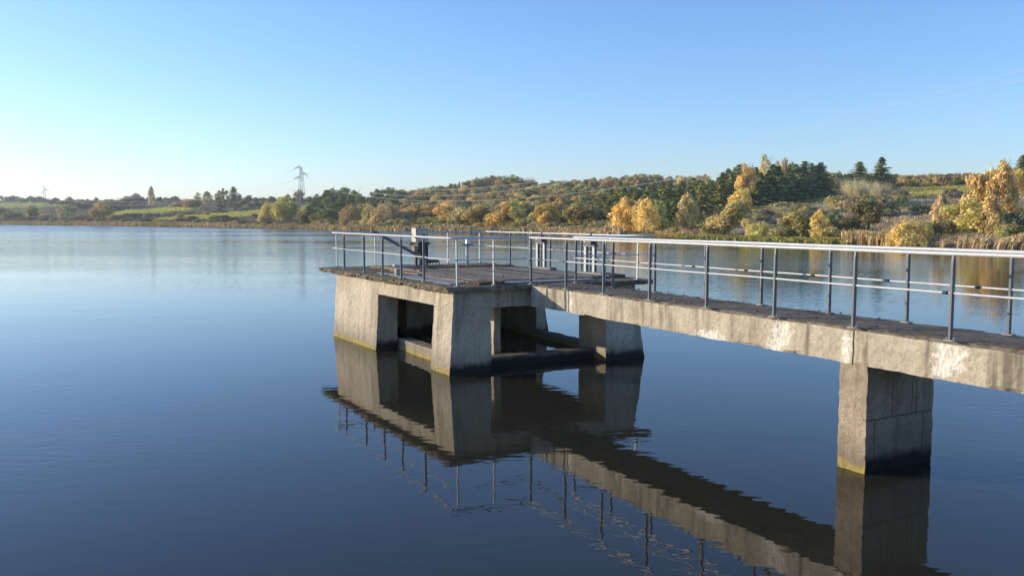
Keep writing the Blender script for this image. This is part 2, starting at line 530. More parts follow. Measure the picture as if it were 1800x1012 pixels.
def plat_solid(u, w, z):
    T = 0.42
    out = -7.22 < u < 0 and 0 < w < 5.05
    if not out: return False
    inner = -6.8 < u < -T and T < w < 4.63
    if inner:
        if -1.15 < u and w > 3.95: return True          # thick inner corner pier
        if u < -6.3 and 1.50 < w < 1.98: return True     # pilaster on the back wall
        return z > 1.55                                  # ceiling under the slab
    if w < T and -4.08 < u < -0.9 and z < 1.40: return False
    if w > 4.63 and -4.4 < u < -1.15 and z < 1.36: return False
    if u > -T and 0.98 < w < 3.95 and z < 1.38: return False
    return True


def plat_warp(u, w, z):
    zz = max(z, -0.2)
    x, y = u, w
    k = 1.0 - min(max(w / 5.05, 0), 1)
    if w < 0.5: y += -0.046 * (-u) * (1 - w / 0.5) + 0.06 * zz * (1 - w / 0.5)
    if w > 4.6: y -= 0.17 * zz * (w - 4.6) / 0.45
    if u < -6.8: x += 0.03 * zz
    n = 0.012
    x += n * nz3(u, w, z, 2.3); y += n * nz3(u + 9, w, z, 2.3)
    x += 0.012 * nz3(u, w, z, 9) + 0.008 * nz3(u, w, z, 21); y += 0.012 * nz3(u + 9, w, z, 9) + 0.008 * nz3(u + 9, w, z, 21)
    return (x, y, z + 0.006 * nz3(u, w + 5, z, 3))


us = coords([-7.22, -6.8, -6.3, -4.4, -4.08, -1.15, -0.9, -0.42, 0.0], 0.09)
ws = coords([0, 0.42, 0.98, 1.5, 1.98, 3.95, 4.63, 5.05], 0.09)
zs = coords([-1.0, 0.0, 1.36, 1.38, 1.40, 1.55, 1.757], 0.09)
grid_solid(us, ws, zs, plat_solid, plat_warp, 'wall', M['wall'], plat)


def slab_warp(u, w, z):
    x, y = u, w
    edge = min(u + 8.45, 0.25 - u, w + 0.15, 5.12 - w)
    if w < 0.3: y += -0.030 * (-u) * (0.3 - w) / 0.45
    if edge < 0.3:
        k = (0.3 - edge) / 0.3
        a = 0.06 * nz3(u, w, z, 3.1) + 0.05 * nz3(u, w, z, 9.0) + 0.035 * nz3(u, w, z, 23.0)
        x += k * a; y += k * (0.06 * nz3(w, u, z, 3.3) + 0.05 * nz3(w, u, z, 9.0) + 0.035 * nz3(w, u, z, 21.0))
    top = z > 1.8
    return (x, y, z + (0.010 if top else 0.016) * nz3(u, w, z, 5) + 0.006 * nz3(u, w, z, 17))


slab = grid_solid(coords([-8.45, -7.6, -0.6, 0.25], 0.07), coords([-0.15, 0.45, 4.5, 5.12], 0.07), [1.76, 1.793, 1.826, 1.86],
                  lambda u, w, z: True, slab_warp, 'deck_slab', M['slab'], plat)

# sills across the openings, a pillar inside
MBx = MB()


def sill(name, a, b):
    grid_solid(coords([a[0], b[0]], 0.15), coords([a[1], b[1]], 0.15), coords([a[2], b[2]], 0.12), lambda u, w, z: True,
               lambda u, w, z: (u + 0.03 * nz3(u, w, z, 3), w + 0.03 * nz3(w, u, z, 3), z + 0.02 * nz3(u, w, z, 4)), name, M['sill'], plat)


sill('sill', (-4.06, 0.40, -0.6), (-0.92, 0.72, 0.27))
sill('sill', (-0.86, 1.0, -0.6), (-0.50, 3.93, 0.22))
sill('sill', (-4.38, 4.5, -0.6), (-1.17, 4.8, 0.18))
grid_solid(coords([-1.75, -1.2], 0.15), coords([1.66, 1.84], 0.09), coords([-1, 1.54], 0.15), lambda u, w, z: True,
           lambda u, w, z: (u + 0.02 * nz3(u, w, z, 3), w + 0.02 * nz3(w, u, z, 3), z), 'inner_pillar', M['wall'], plat)

# covers lying on the deck: boards, plates and gratings, each its own part
def deck_patch(name, pts, z0, th, mat):
    m = MB(); m.poly_prism(pts, z0, z0 + th); return m.build(name, mat, plat)


for i in range(13):
    w0 = 0.75 + i * 0.29 + random.uniform(-0.008, 0.008)
    m = MB()
    m.poly_prism([(-5.6 + 0.1 * random.random(), w0 + .01 * random.random()), (-0.62 - 0.1 * random.random(), w0), (-0.6, w0 + 0.262), (-5.6 + .1 * random.random(), w0 + 0.268)], 1.872 + 0.008 * random.random(), 1.905 + 0.012 * random.random())
    m.build('deck_board', M['plank'], plat)
deck_patch('cover_plate', [(-4.97, 0.18), (-2.75, 0.12), (-0.45, 0.22), (-0.62, 0.62), (-2.4, 0.70), (-4.2, 0.50)], 1.872, 0.012, M['plate'])
deck_patch('cover_plate', [(-0.50, 1.35), (-0.10, 1.35), (-0.12, 3.75), (-0.55, 3.75)], 1.872, 0.02, M['plate'])
deck_patch('cover_plate', [(-3.6, 4.55), (-1.8, 4.55), (-1.8, 4.86), (-3.6, 4.86)], 1.872, 0.014, M['plate'])


def grating(u0, u1, w0, w1, along_u):
    m = MB()
    if along_u:
        k = int((u1 - u0) / 0.11)
        for i in range(k): m.box((u0 + i * 0.11, w0 + .03, 1.872), (u0 + i * 0.11 + 0.045, w1 - .03, 1.93))
    else:
        k = int((w1 - w0) / 0.11)
        for i in range(k): m.box((u0 + .03, w0 + i * 0.11, 1.872), (u1 - .03, w0 + i * 0.11 + 0.045, 1.93))
    m.box((u0, w0, 1.872), (u0 + .03, w1, 1.935)).box((u1 - .03, w0, 1.872), (u1, w1, 1.935))
    m.box((u0 + .03, w0, 1.872), (u1 - .03, w0 + .03, 1.935)).box((u0 + .03, w1 - .03, 1.872), (u1 - .03, w1, 1.935))
    m.build('floor_grating', M['grate'], plat)


grating(-0.46, -0.02, 0.70, 1.32, False)
grating(-6.0, -5.66, 1.2, 4.6, False)
grating(-1.6, -0.66, 4.50, 4.95, True)

# ------------------------------------------------------------------ footbridge
bridge = tag(empty('concrete_footbridge', S(0, 0, 0), ANG), 'narrow weathered concrete footbridge running from the platform out of frame, on one square pier', 'footbridge')


def beam_warp(a, b):
    def f(u, w, z):
        x, y, zz = u, w, z
        d = min(u - a, b - u)
        n = 0.012 * nz3(u, w, z, 2.0) + 0.008 * nz3(u, w, z, 8.0) + 0.006 * nz3(u, w, z, 19.0)
        if (z > 1.83 or z < 1.42) and w < 1.83: n += max(0.0, 0.07 * nz3(u, z, 3, 3.3) - 0.015) + max(0.0, 0.03 * nz3(u, z, 5, 11.0) - 0.006)
        y += n; zz += 0.012 * nz3(u, w + 3, z, 2.5) + 0.006 * nz3(u, w + 3, z, 9.0)
        if z > 1.80 and (w < 1.9 or w > 2.9): zz -= 0.015
        if d < 0.02: x += 0.012 * nz3(u, w, z, 6)
        if z < 1.42:          # broken lower arris
            zz += max(0.0, 0.05 * nz3(u, 0, 7, 2.2) - 0.012)
        return (x, y, zz)
    return f


for a, b in ((0.27, 1.765), (1.80, 8.645), (8.672, 17.0)):
    grid_solid(coords([a, a + .04, b - .04, b], 0.055), coords([1.81, 1.85, 2.95, 3.0], 0.2), coords([1.40, 1.44, 1.80, 1.845], 0.06), lambda u, w, z: True, beam_warp(a, b), 'beam', M['beam'], bridge)


def top_warp(u, w, z):
    e = min(w - 1.84, 2.98 - w)
    k = max(0.0, 0.1 - e) / 0.1
    return (u, w + k * (0.03 * nz3(u, w, z, 4) + 0.02 * nz3(u, w, z, 13)), z + 0.007 * nz3(u, w, z, 4) + 0.005 * nz3(u, w, z, 12) - 0.012 * k)


grid_solid(coords([0.28, 17.0], 0.075), coords([1.84, 1.94, 2.88, 2.98], 0.1), [1.80, 1.872], lambda u, w, z: True, top_warp, 'walkway_surface', M['asphalt'], bridge)


def pier_warp(u, w, z):
    k = (1.4 - max(z, -0.2)) / 1.6
    x = u + 0.012 * nz3(u, w, z, 2.5) + 0.012 * nz3(u, w, z, 9) + 0.008 * nz3(u, w, z, 21); y = w + 0.010 * nz3(u + 4, w, z, 2.5) + 0.006 * nz3(u, w, z, 9)
    return (x, y, z)


grid_solid(coords([8.44, 8.87], 0.05), coords([1.835, 3.15], 0.06), coords([-1.2, 1.398], 0.06), lambda u, w, z: True, pier_warp, 'pier', M['pier'], bridge)
# bank the bridge runs to (outside the frame, under the camera)
dam = MB()
pts = [(13.6, -1.2), (16.9, 1.50), (23.0, 1.55), (30.0, -1.2)]
nd = len(dam.v)
for w in (-70, 70):
    dam.v += [(u, w, z) for u, z in pts]
dam.f += [(nd + i, nd + i + 1, nd + 4 + i + 1, nd + 4 + i) for i in range(3)] + [(nd + 3, nd + 2, nd + 1, nd), (nd + 4, nd + 5, nd + 6, nd + 7)]
tag(dam.build('dam_ground', M['asphalt'], None, loc=S(0, 0, 0), rz=ANG), kind='structure')

# ------------------------------------------------------------------ guardrails
POSTS = {}


def post_mesh(kind):
    """flat-bar post on a foot plate; the thin side runs along the rail"""
    if kind in POSTS: return POSTS[kind]
    top = 0.985
    m = MB()
    a, b = 0.026, 0.05
    n = len(m.v)
    m.v += [(-a / 2, -b / 2, 0.0), (a / 2, -b / 2, 0.0), (a / 2, b / 2, 0.0), (-a / 2, b / 2, 0.0)]
    m.v += [(-a / 2, -b / 2, top - .09), (a / 2, -b / 2, top - .09), (a / 2, b / 2, top - .09), (-a / 2, b / 2, top - .09)]
    m.v += [(-a / 2, -0.012, top), (a / 2, -0.012, top), (a / 2, 0.012, top), (-a / 2, 0.012, top)]
    for k in (0, 4):
        m.f += [tuple(n + k + i for i in q) for q in ((0, 1, 5, 4), (1, 2, 6, 5), (2, 3, 7, 6), (3, 0, 4, 7))]
    m.f += [(n + 8, n + 9, n + 10, n + 11), (n + 3, n + 2, n + 1, n)]
    p = MB(); p.box((-0.06, -0.05, 0), (0.06, 0.05, 0.012))
    for sx in (-1, 1):
        p.tube([(sx * 0.044, 0, 0.012), (sx * 0.044, 0, 0.04)], 0.009, 6)
    mat = M['pale_lit_post'] if kind == 'pale' else M['post']  # pale kind: same steel with sunlight put into its colour
    pm = bpy.data.meshes.new('post'); pm.from_pydata(m.v, [], m.f); pm.materials.append(mat); pm.update()
    bm_ = bpy.data.meshes.new('base_plate'); bm_.from_pydata(p.v, [], p.f); bm_.materials.append(M['plate']); bm_.update()
    POSTS[kind] = (pm, bm_)
    return POSTS[kind]


def guardrail(name, label, a, b, posts, zdeck=1.862, ext=(0.06, 0.06), ztop=2.868, zmid=2.418, kind='grey', couplings=(), vary=0.03):
    """a, b: (u, w) ends; posts: distances from a"""
    a = Vector((a[0], a[1], 0)); b = Vector((b[0], b[1], 0))
    L = (b - a).length
    rz = math.atan2(b.y - a.y, b.x - a.x)
    root = tag(empty(name, S(a.x, a.y, zdeck), ANG + rz), label, 'railing', 'metal guardrails of the platform and footbridge')
    zt, zm = ztop - zdeck, zmid - zdeck
    pts = [(-ext[0] + (L + ext[0] + ext[1]) * i / 24, 0.006 * nz3(i, a.x, a.y, 0.31), zt + 0.006 * nz3(i, a.y, 1, 0.3)) for i in range(25)]
    MB().tube(pts, 0.0225, 10).build('top_rail', M['rail'], root, True)
    pts = [(-ext[0] + (L + ext[0] + ext[1]) * i / 24, 0.008 * nz3(i, a.y, 3, 0.4), zm + 0.008 * nz3(i, a.x, 6, 0.35)) for i in range(25)]
    MB().tube(pts, 0.0125, 8).build('mid_rail', M['rail'], root, True)
    pm, bp = post_mesh(kind)
    for d in posts:
        o = bpy.data.objects.new('post', pm); link(o, root); o.location = (d, 0, 0.004)
        o.rotation_euler = (0.012 * random.uniform(-1, 1), 0.008 * random.uniform(-1, 1), random.uniform(-vary, vary))
        q = bpy.data.objects.new('base_plate', bp); link(q, o); q.location = (0, 0, 0.0)
    for d in couplings:
        MB().tube([(d - 0.035, 0, zm), (d + 0.035, 0, zm)], 0.019, 8).build('coupling', M['dark_steel'], root, True)
    return root


bp_n = [0.35, 1.76, 3.08, 4.46, 5.91, 7.33, 8.69, 10.03, 11.4, 12.8, 14.2, 15.6]
guardrail('guardrail', 'long handrail along the near edge of the footbridge', (0.35, 1.76), (16.6, 1.76), [u - 0.35 for u in bp_n], zdeck=1.872, couplings=(0.42, 1.36, 9.6))
bp_f = [0.44, 1.84, 3.22, 4.65, 5.99, 7.36, 8.66, 10.05, 11.4, 12.8, 14.2, 15.6]
guardrail('guardrail', 'long bridge handrail on the far edge of the footbridge, seen through the nearer one', (0.44, 2.83), (16.6, 2.83), [u - 0.44 for u in bp_f], zdeck=1.872, couplings=(3.9, 5.2, 6.6, 7.9, 9.2))
guardrail('guardrail', 'railing along the sunlit left edge of the platform, dark posts with white tubes', (-8.3, 0.05), (0.1, 0.05), [0.95, 2.7, 4.13, 5.44, 6.84], ext=(0.15, 0.02))
guardrail('guardrail', 'short railing on the shaded platform front left of the footbridge, with sunlit-toned posts', (0.12, 0.10), (0.22, 1.72), [0.03, 0.86], kind='pale', ext=(0.02, 0.0), vary=0.02)
guardrail('guardrail', 'short dark railing on the platform front edge right of the footbridge', (0.22, 2.9), (0.22, 5.0), [0.85, 1.75], kind='pale', ext=(0.0, 0.12), vary=0.02, zmid=2.45, ztop=2.86)
guardrail('guardrail', 'back railing of the platform behind the cream cabinet, thin sunlit-toned posts and dark tubes', (-8.3, 0.12), (-8.3, 4.96), [0.0, 1.18, 3.55, 4.66], kind='pale', ext=(0.05, 0.05), vary=0.02)
guardrail('guardrail', 'railing along the far right edge of the platform behind the two gate frames', (-8.25, 4.98), (0.2, 4.98), [1.65, 2.87, 4.0, 5.6], ext=(0.0, 0.0), couplings=(4.9, 7.15, 7.6))

# ------------------------------------------------------------------ gear on the deck
ZD = 1.866


def gate_frame(u, w, label, hs):
    r = tag(empty('sluice_gate_frame', S(u, w, ZD), ANG), label, 'sluice gate', 'steel sluice gate hoists on the platform')
    m = MB(); m.box((-0.50, -0.10, 0), (0.62, 0.10, 0.10)); m.build('base_beam', M['post'], r)
    for x in (-0.20, 0.17):
        m = MB()      # channel section: web and two flanges
        m.box((x - 0.045, -0.04, 0.10), (x - 0.033, 0.04, hs)).box((x - 0.033, -0.04, 0.10), (x + 0.04, -0.028, hs)).box((x - 0.033, 0.028, 0.10), (x + 0.04, 0.04, hs))
        m.build('upright', M['pale_lit_post'], r)
    m = MB(); m.box((-0.26, -0.06, hs), (0.23, 0.06, hs + 0.04)); m.build('head_beam', M['post'], r)
    m = MB(); m.box((-0.12, -0.09, hs + 0.04), (0.13, 0.09, hs + 0.16)); m.tube([(0, 0, hs + .17), (0, 0, hs + .22)], 0.07, 12)
    g = m.build('gearbox', M['dark_steel'], r)
    MB().tube([(-0.24, -0.02, hs + .12), (-0.14, -0.02, hs + .12)], 0.045, 10).build('crank_hub', M['cream'], g)
    MB().tube([(0, 0, 0.02), (0, 0, hs + 0.34)], 0.02, 8).build('lifting_screw', M['dark_steel'], r)
    return r


gate_frame(-4.1, 4.62, 'steel sluice gate hoist with two pale uprights, farther back on the platform', 0.73)
gate_frame(-1.52, 4.52, 'steel sluice gate hoist with two pale uprights, nearest the footbridge on the platform', 0.72)

# control cabinet on its drive
cab = tag(empty('gate_control_cabinet', S(-7.88, 2.56, ZD), ANG), 'cream control cabinet on a dark motor drive at the back of the platform', 'control cabinet')
m = MB(); m.box((-0.24, -0.26, 0.86), (0.24, 0.30, 1.32)); m.build('cabinet_box', M['cream'], cab)
m = MB(); m.box((-0.255, -0.275, 1.32), (0.255, 0.315, 1.345)); m.build('lid', M['cream'], cab)
m = MB(); m.box((0.243, 0.02, 1.03), (0.250, 0.14, 1.13)); m.build('gauge_window', M['dark_steel'], cab)
m = MB(); m.box((0.241, -0.22, 0.90), (0.246, -0.205, 1.30)).box((0.241, 0.245, 0.90), (0.246, 0.26, 1.30)).box((0.241, -0.205, 0.90), (0.246, 0.245, 0.912)).box((0.241, -0.205, 1.288), (0.246, 0.245, 1.30)); m.build('door_seam', M['plate'], cab)
for zz_ in (0.97, 1.22):
    m = MB(); m.tube([(0.25, -0.235, zz_), (0.25, -0.235, zz_ + .07)], 0.014, 8); m.build('hinge', M['dark_steel'], cab, True)
m = MB(); m.tube([(0.243, 0.20, 1.06), (0.275, 0.20, 1.06)], 0.022, 8); m.build('lock', M['dark_steel'], cab, True)
m = MB(); m.tube([(0.0, 0.0, 1.345), (0.0, 0.0, 1.37), (0, 0, 1.40)], [0.06, 0.07, 0.03], 10); m.build('knob', M['dark_steel'], cab)
m = MB(); m.box((-0.16, -0.12, 0.44), (0.16, 0.24, 0.82)); m.tube([(0, 0.06, 0.82), (0, 0.06, 0.86)], 0.12, 12); m.build('motor_housing', M['dark_steel'], cab)
m = MB(); m.tube([(0.02, -0.30, 0.58), (0.02, -0.125, 0.58)], 0.13, 12); m.build('motor_drum', M['rust'], cab)
m = MB()
m.tube([(0, -0.45, 0.79), (0, 0.46, 0.79)], 0.018, 6)
for yy in (-0.40, -0.31, 0.33, 0.42):
    m.tube([(-0.06, yy, 0.79), (0.06, yy, 0.79)], 0.03, 6)
    m.tube([(0, yy, 0.72), (0, yy, 0.85)], 0.02, 6)
m.build('side_lever', M['dark_steel'], cab)
for y0, y1 in ((-0.22, -0.12), (0.0, 0.11), (0.24, 0.36)):
    m = MB(); m.box((-0.08, y0, 0.0), (0.06, y1, 0.44 if y1 < 0.2 else 0.84)); m.build('leg', M['dark_steel'], cab)
m = MB(); m.tube([(0.09, -0.14, 0.44), (0.09, -0.12, 0.3), (0.09, -0.06, 0.2), (0.09, -0.05, 0.0)], 0.022, 6); m.build('conduit', M['plate'], cab, True)
m = MB(); m.box((-0.3, -0.34, 0.0), (0.16, -0.225, 0.02)); m.build('foot_plate', M['plate'], cab)
cab.scale = (0.72, 0.72, 0.84)

# trash rake leaning from the back rail down to the deck
rk = tag(empty('trash_rake', S(-7.05, 2.58, ZD), ANG), 'grey trash rake lying slanted from the back rail down beside the cream cabinet', 'rake')
hi = (-1.25, -1.32, 1.03); lo = (0.0, 0.0, 0.13)
m = MB(); m.bar(hi, lo, 0.06, 0.085); m.build('handle', M['post'], rk)
m = MB(); m.bar((-1.27, -1.365, 0.88), (-1.27, -1.365, 1.19), 0.06, 0.07); m.build('hook_bracket', M['rust'], rk)
m = MB(); m.bar((-0.02, -0.16, 0.17), (0.10, 0.20, 0.17), 0.05, 0.08)
m.bar((0.08, -0.16, 0.02), (0.20, 0.20, 0.02), 0.04, 0.03)
for q in range(5):
    t = q / 4
    m.bar((-0.02 + .12 * t, -0.16 + .36 * t, 0.17), (0.07 + .12 * t, -0.16 + .36 * t, 0.015), 0.02, 0.02)
m.build('rake_head', M['dark_steel'], rk)

# pedestal with hand wheel
pd = tag(empty('valve_pedestal', S(-6.05, 3.28, ZD), ANG), 'thin steel valve pedestal with flat wheel and white cap behind the front rail', 'valve pedestal')
MB().tube([(0, 0, 0), (0, 0, 0.72)], 0.05, 10).build('column', M['pale_lit_post'], pd, True)
MB().box((-0.10, -0.30, 0.0), (0.06, -0.055, 0.015)).build('foot_plate', M['white'], pd)
m = MB()
ring = [(0.20 * math.cos(t * math.pi / 9), 0.20 * math.sin(t * math.pi / 9), 0.74) for t in range(19)]
m.tube(ring, 0.016, 6, False)
for k in range(3):
    c, s_ = math.cos(k * math.pi / 3), math.sin(k * math.pi / 3)
    m.tube([(-0.2 * c, -0.2 * s_, 0.74), (0.2 * c, 0.2 * s_, 0.74)], 0.012, 6)
m.build('hand_wheel', M['dark_steel'], pd, True)
m = MB(); m.box((-0.06, -0.04, 0.765), (0.06, 0.10, 0.93)); m.box((-0.07, -0.05, 0.93), (0.07, 0.11, 0.95)); m.build('cap', M['white'], pd)
pd.scale = (0.9, 0.9, 0.9)

m = MB(); m.poly_prism([(-0.09, -0.06), (0.08, -0.075), (0.10, 0.06), (-0.07, 0.08)], 0.0, 0.16)
tag(m.build('stone_block', M['stone'], None, loc=S(-3.75, 0.30, 1.88), rz=ANG), 'small pale stone block standing on the deck by the left railing', 'stone')
m = MB()
m.bar((0, 0, 0.04), (2.9, 0.35, 0.05), 0.14, 0.06)
tag(m.build('timber_beam', M['plank'], None, loc=S(-7.3, 0.85, 1.87), rz=ANG), 'long dark timber lying on the deck behind the left railing', 'timber')
m = MB(); m.box((-0.05, -0.25, 0), (0.12, 0.30, 0.05))
tag(m.build('white_board', M['white'], None, loc=S(-7.9, 1.95, 1.875), rz=ANG), 'short white board lying at the back edge of the platform deck', 'board')

# ------------------------------------------------------------------ plants: prototypes
PROTO = {}


def leafy(name, C, N, size, aspect=(0.5, 1.0), tone=None, spread=0.8, up=None, mat='leaf'):
    """many small leaf sprays as irregular quads"""
    C = np.asarray(C, float); N = np.asarray(N, float); n = len(C)
    size = np.asarray(size, float) * np.ones(n)
    d = N + rng.normal(0, spread, (n, 3)); d /= np.linalg.norm(d, axis=1)[:, None] + 1e-9
    if up is not None:      # long axis follows a direction
        t = up + rng.normal(0, 0.25, (n, 3))
    else: t = rng.normal(0, 1, (n, 3))
    t -= (t * d).sum(1)[:, None] * d; t /= np.linalg.norm(t, axis=1)[:, None] + 1e-9
    b = np.cross(d, t)
    asp = rng.uniform(aspect[0], aspect[1], n)
    r = lambda: (size * rng.uniform(0.7, 1.25, n))[:, None]
    q = (asp)[:, None]
    V = np.stack([C + t * r(), C + b * r() * q, C - t * r(), C - b * r() * q], 1).reshape(-1, 3)
    faces = np.arange(4 * n).reshape(-1, 4).tolist()
    me = bpy.data.meshes.new(name); me.from_pydata(V.tolist(), [], faces); me.materials.append(M[mat]); me.update()
    tone = np.ones((n, 3)) if tone is None else np.asarray(tone)
    set_tint(me, np.repeat(tone, 4, 0))
    return me


def tones(n, lobe=None, var=0.22, hue=0.08):
    t = np.exp(rng.normal(0, var, (n, 1))) * np.ones((n, 3))
    t *= 1 + rng.normal(0, hue, (n, 3)) * np.array([1, 0.6, 0.6])
    if lobe is not None: t *= lobe
    return np.clip(t, 0.25, 2.2)


def trunk_mesh(name, h, r, limbs, mat, lean=0.0):
    m = MB()
    pts = [(lean * t * t, 0.03 * math.sin(t * 5), h * t - 0.3) for t in (0, 0.2, 0.45, 0.7, 1.0)]
    m.tube(pts, [r * 1.25, r, r * 0.8, r * 0.55, r * 0.2], 7)
    for i in range(limbs):
        z = h * random.uniform(0.25, 0.8); a = random.uniform(0, 6.28); l = h * random.uniform(0.2, 0.38)
        m.tube([(0, 0, z), (math.cos(a) * l * .5, math.sin(a) * l * .5, z + l * .45), (math.cos(a) * l, math.sin(a) * l, z + l * 0.95)], [r * 0.45, r * 0.3, r * 0.1], 5)
    me = bpy.data.meshes.new(name); me.from_pydata(m.v, [], m.f); me.materials.append(mat); me.update()
    return me


def lobed(n_lobe, center, radii, lr, n_leaf, size, flat=1.0, mat='leaf', up=None, zmin=0.05, aspect=(0.5, 1.0), var=0.22):
    cen = np.array(center)
    L = []
    while len(L) < n_lobe:
        p = rng.uniform(-1, 1, 3)
        if 0.25 < np.linalg.norm(p) < 1: L.append(cen + p * np.array(radii))
    L = np.array(L); rr = rng.uniform(lr[0], lr[1], n_lobe)
    lt = np.exp(rng.normal(0, 0.16, (n_lobe, 1))) * (1 + rng.normal(0, 0.05, (n_lobe, 3)))
    k = rng.choice(n_lobe, n_leaf, p=rr ** 2 / (rr ** 2).sum())
    d = rng.normal(0, 1, (n_leaf, 3)); d[:, 2] = d[:, 2] + 0.25; d /= np.linalg.norm(d, axis=1)[:, None]
    rad = rr[k] * rng.uniform(0.62, 1.10, n_leaf) * (1 + 0.25 * np.sin(d[:, 0] * 5 + k) * np.cos(d[:, 1] * 6 + 2 * k))
    C = L[k] + d * rad[:, None] * np.array([1, 1, flat])
    keep = C[:, 2] > zmin
    C, d, k = C[keep], d[keep], k[keep]
    return C, d, rng.uniform(size[0], size[1], len(C)), tones(len(C), lt[k], var)


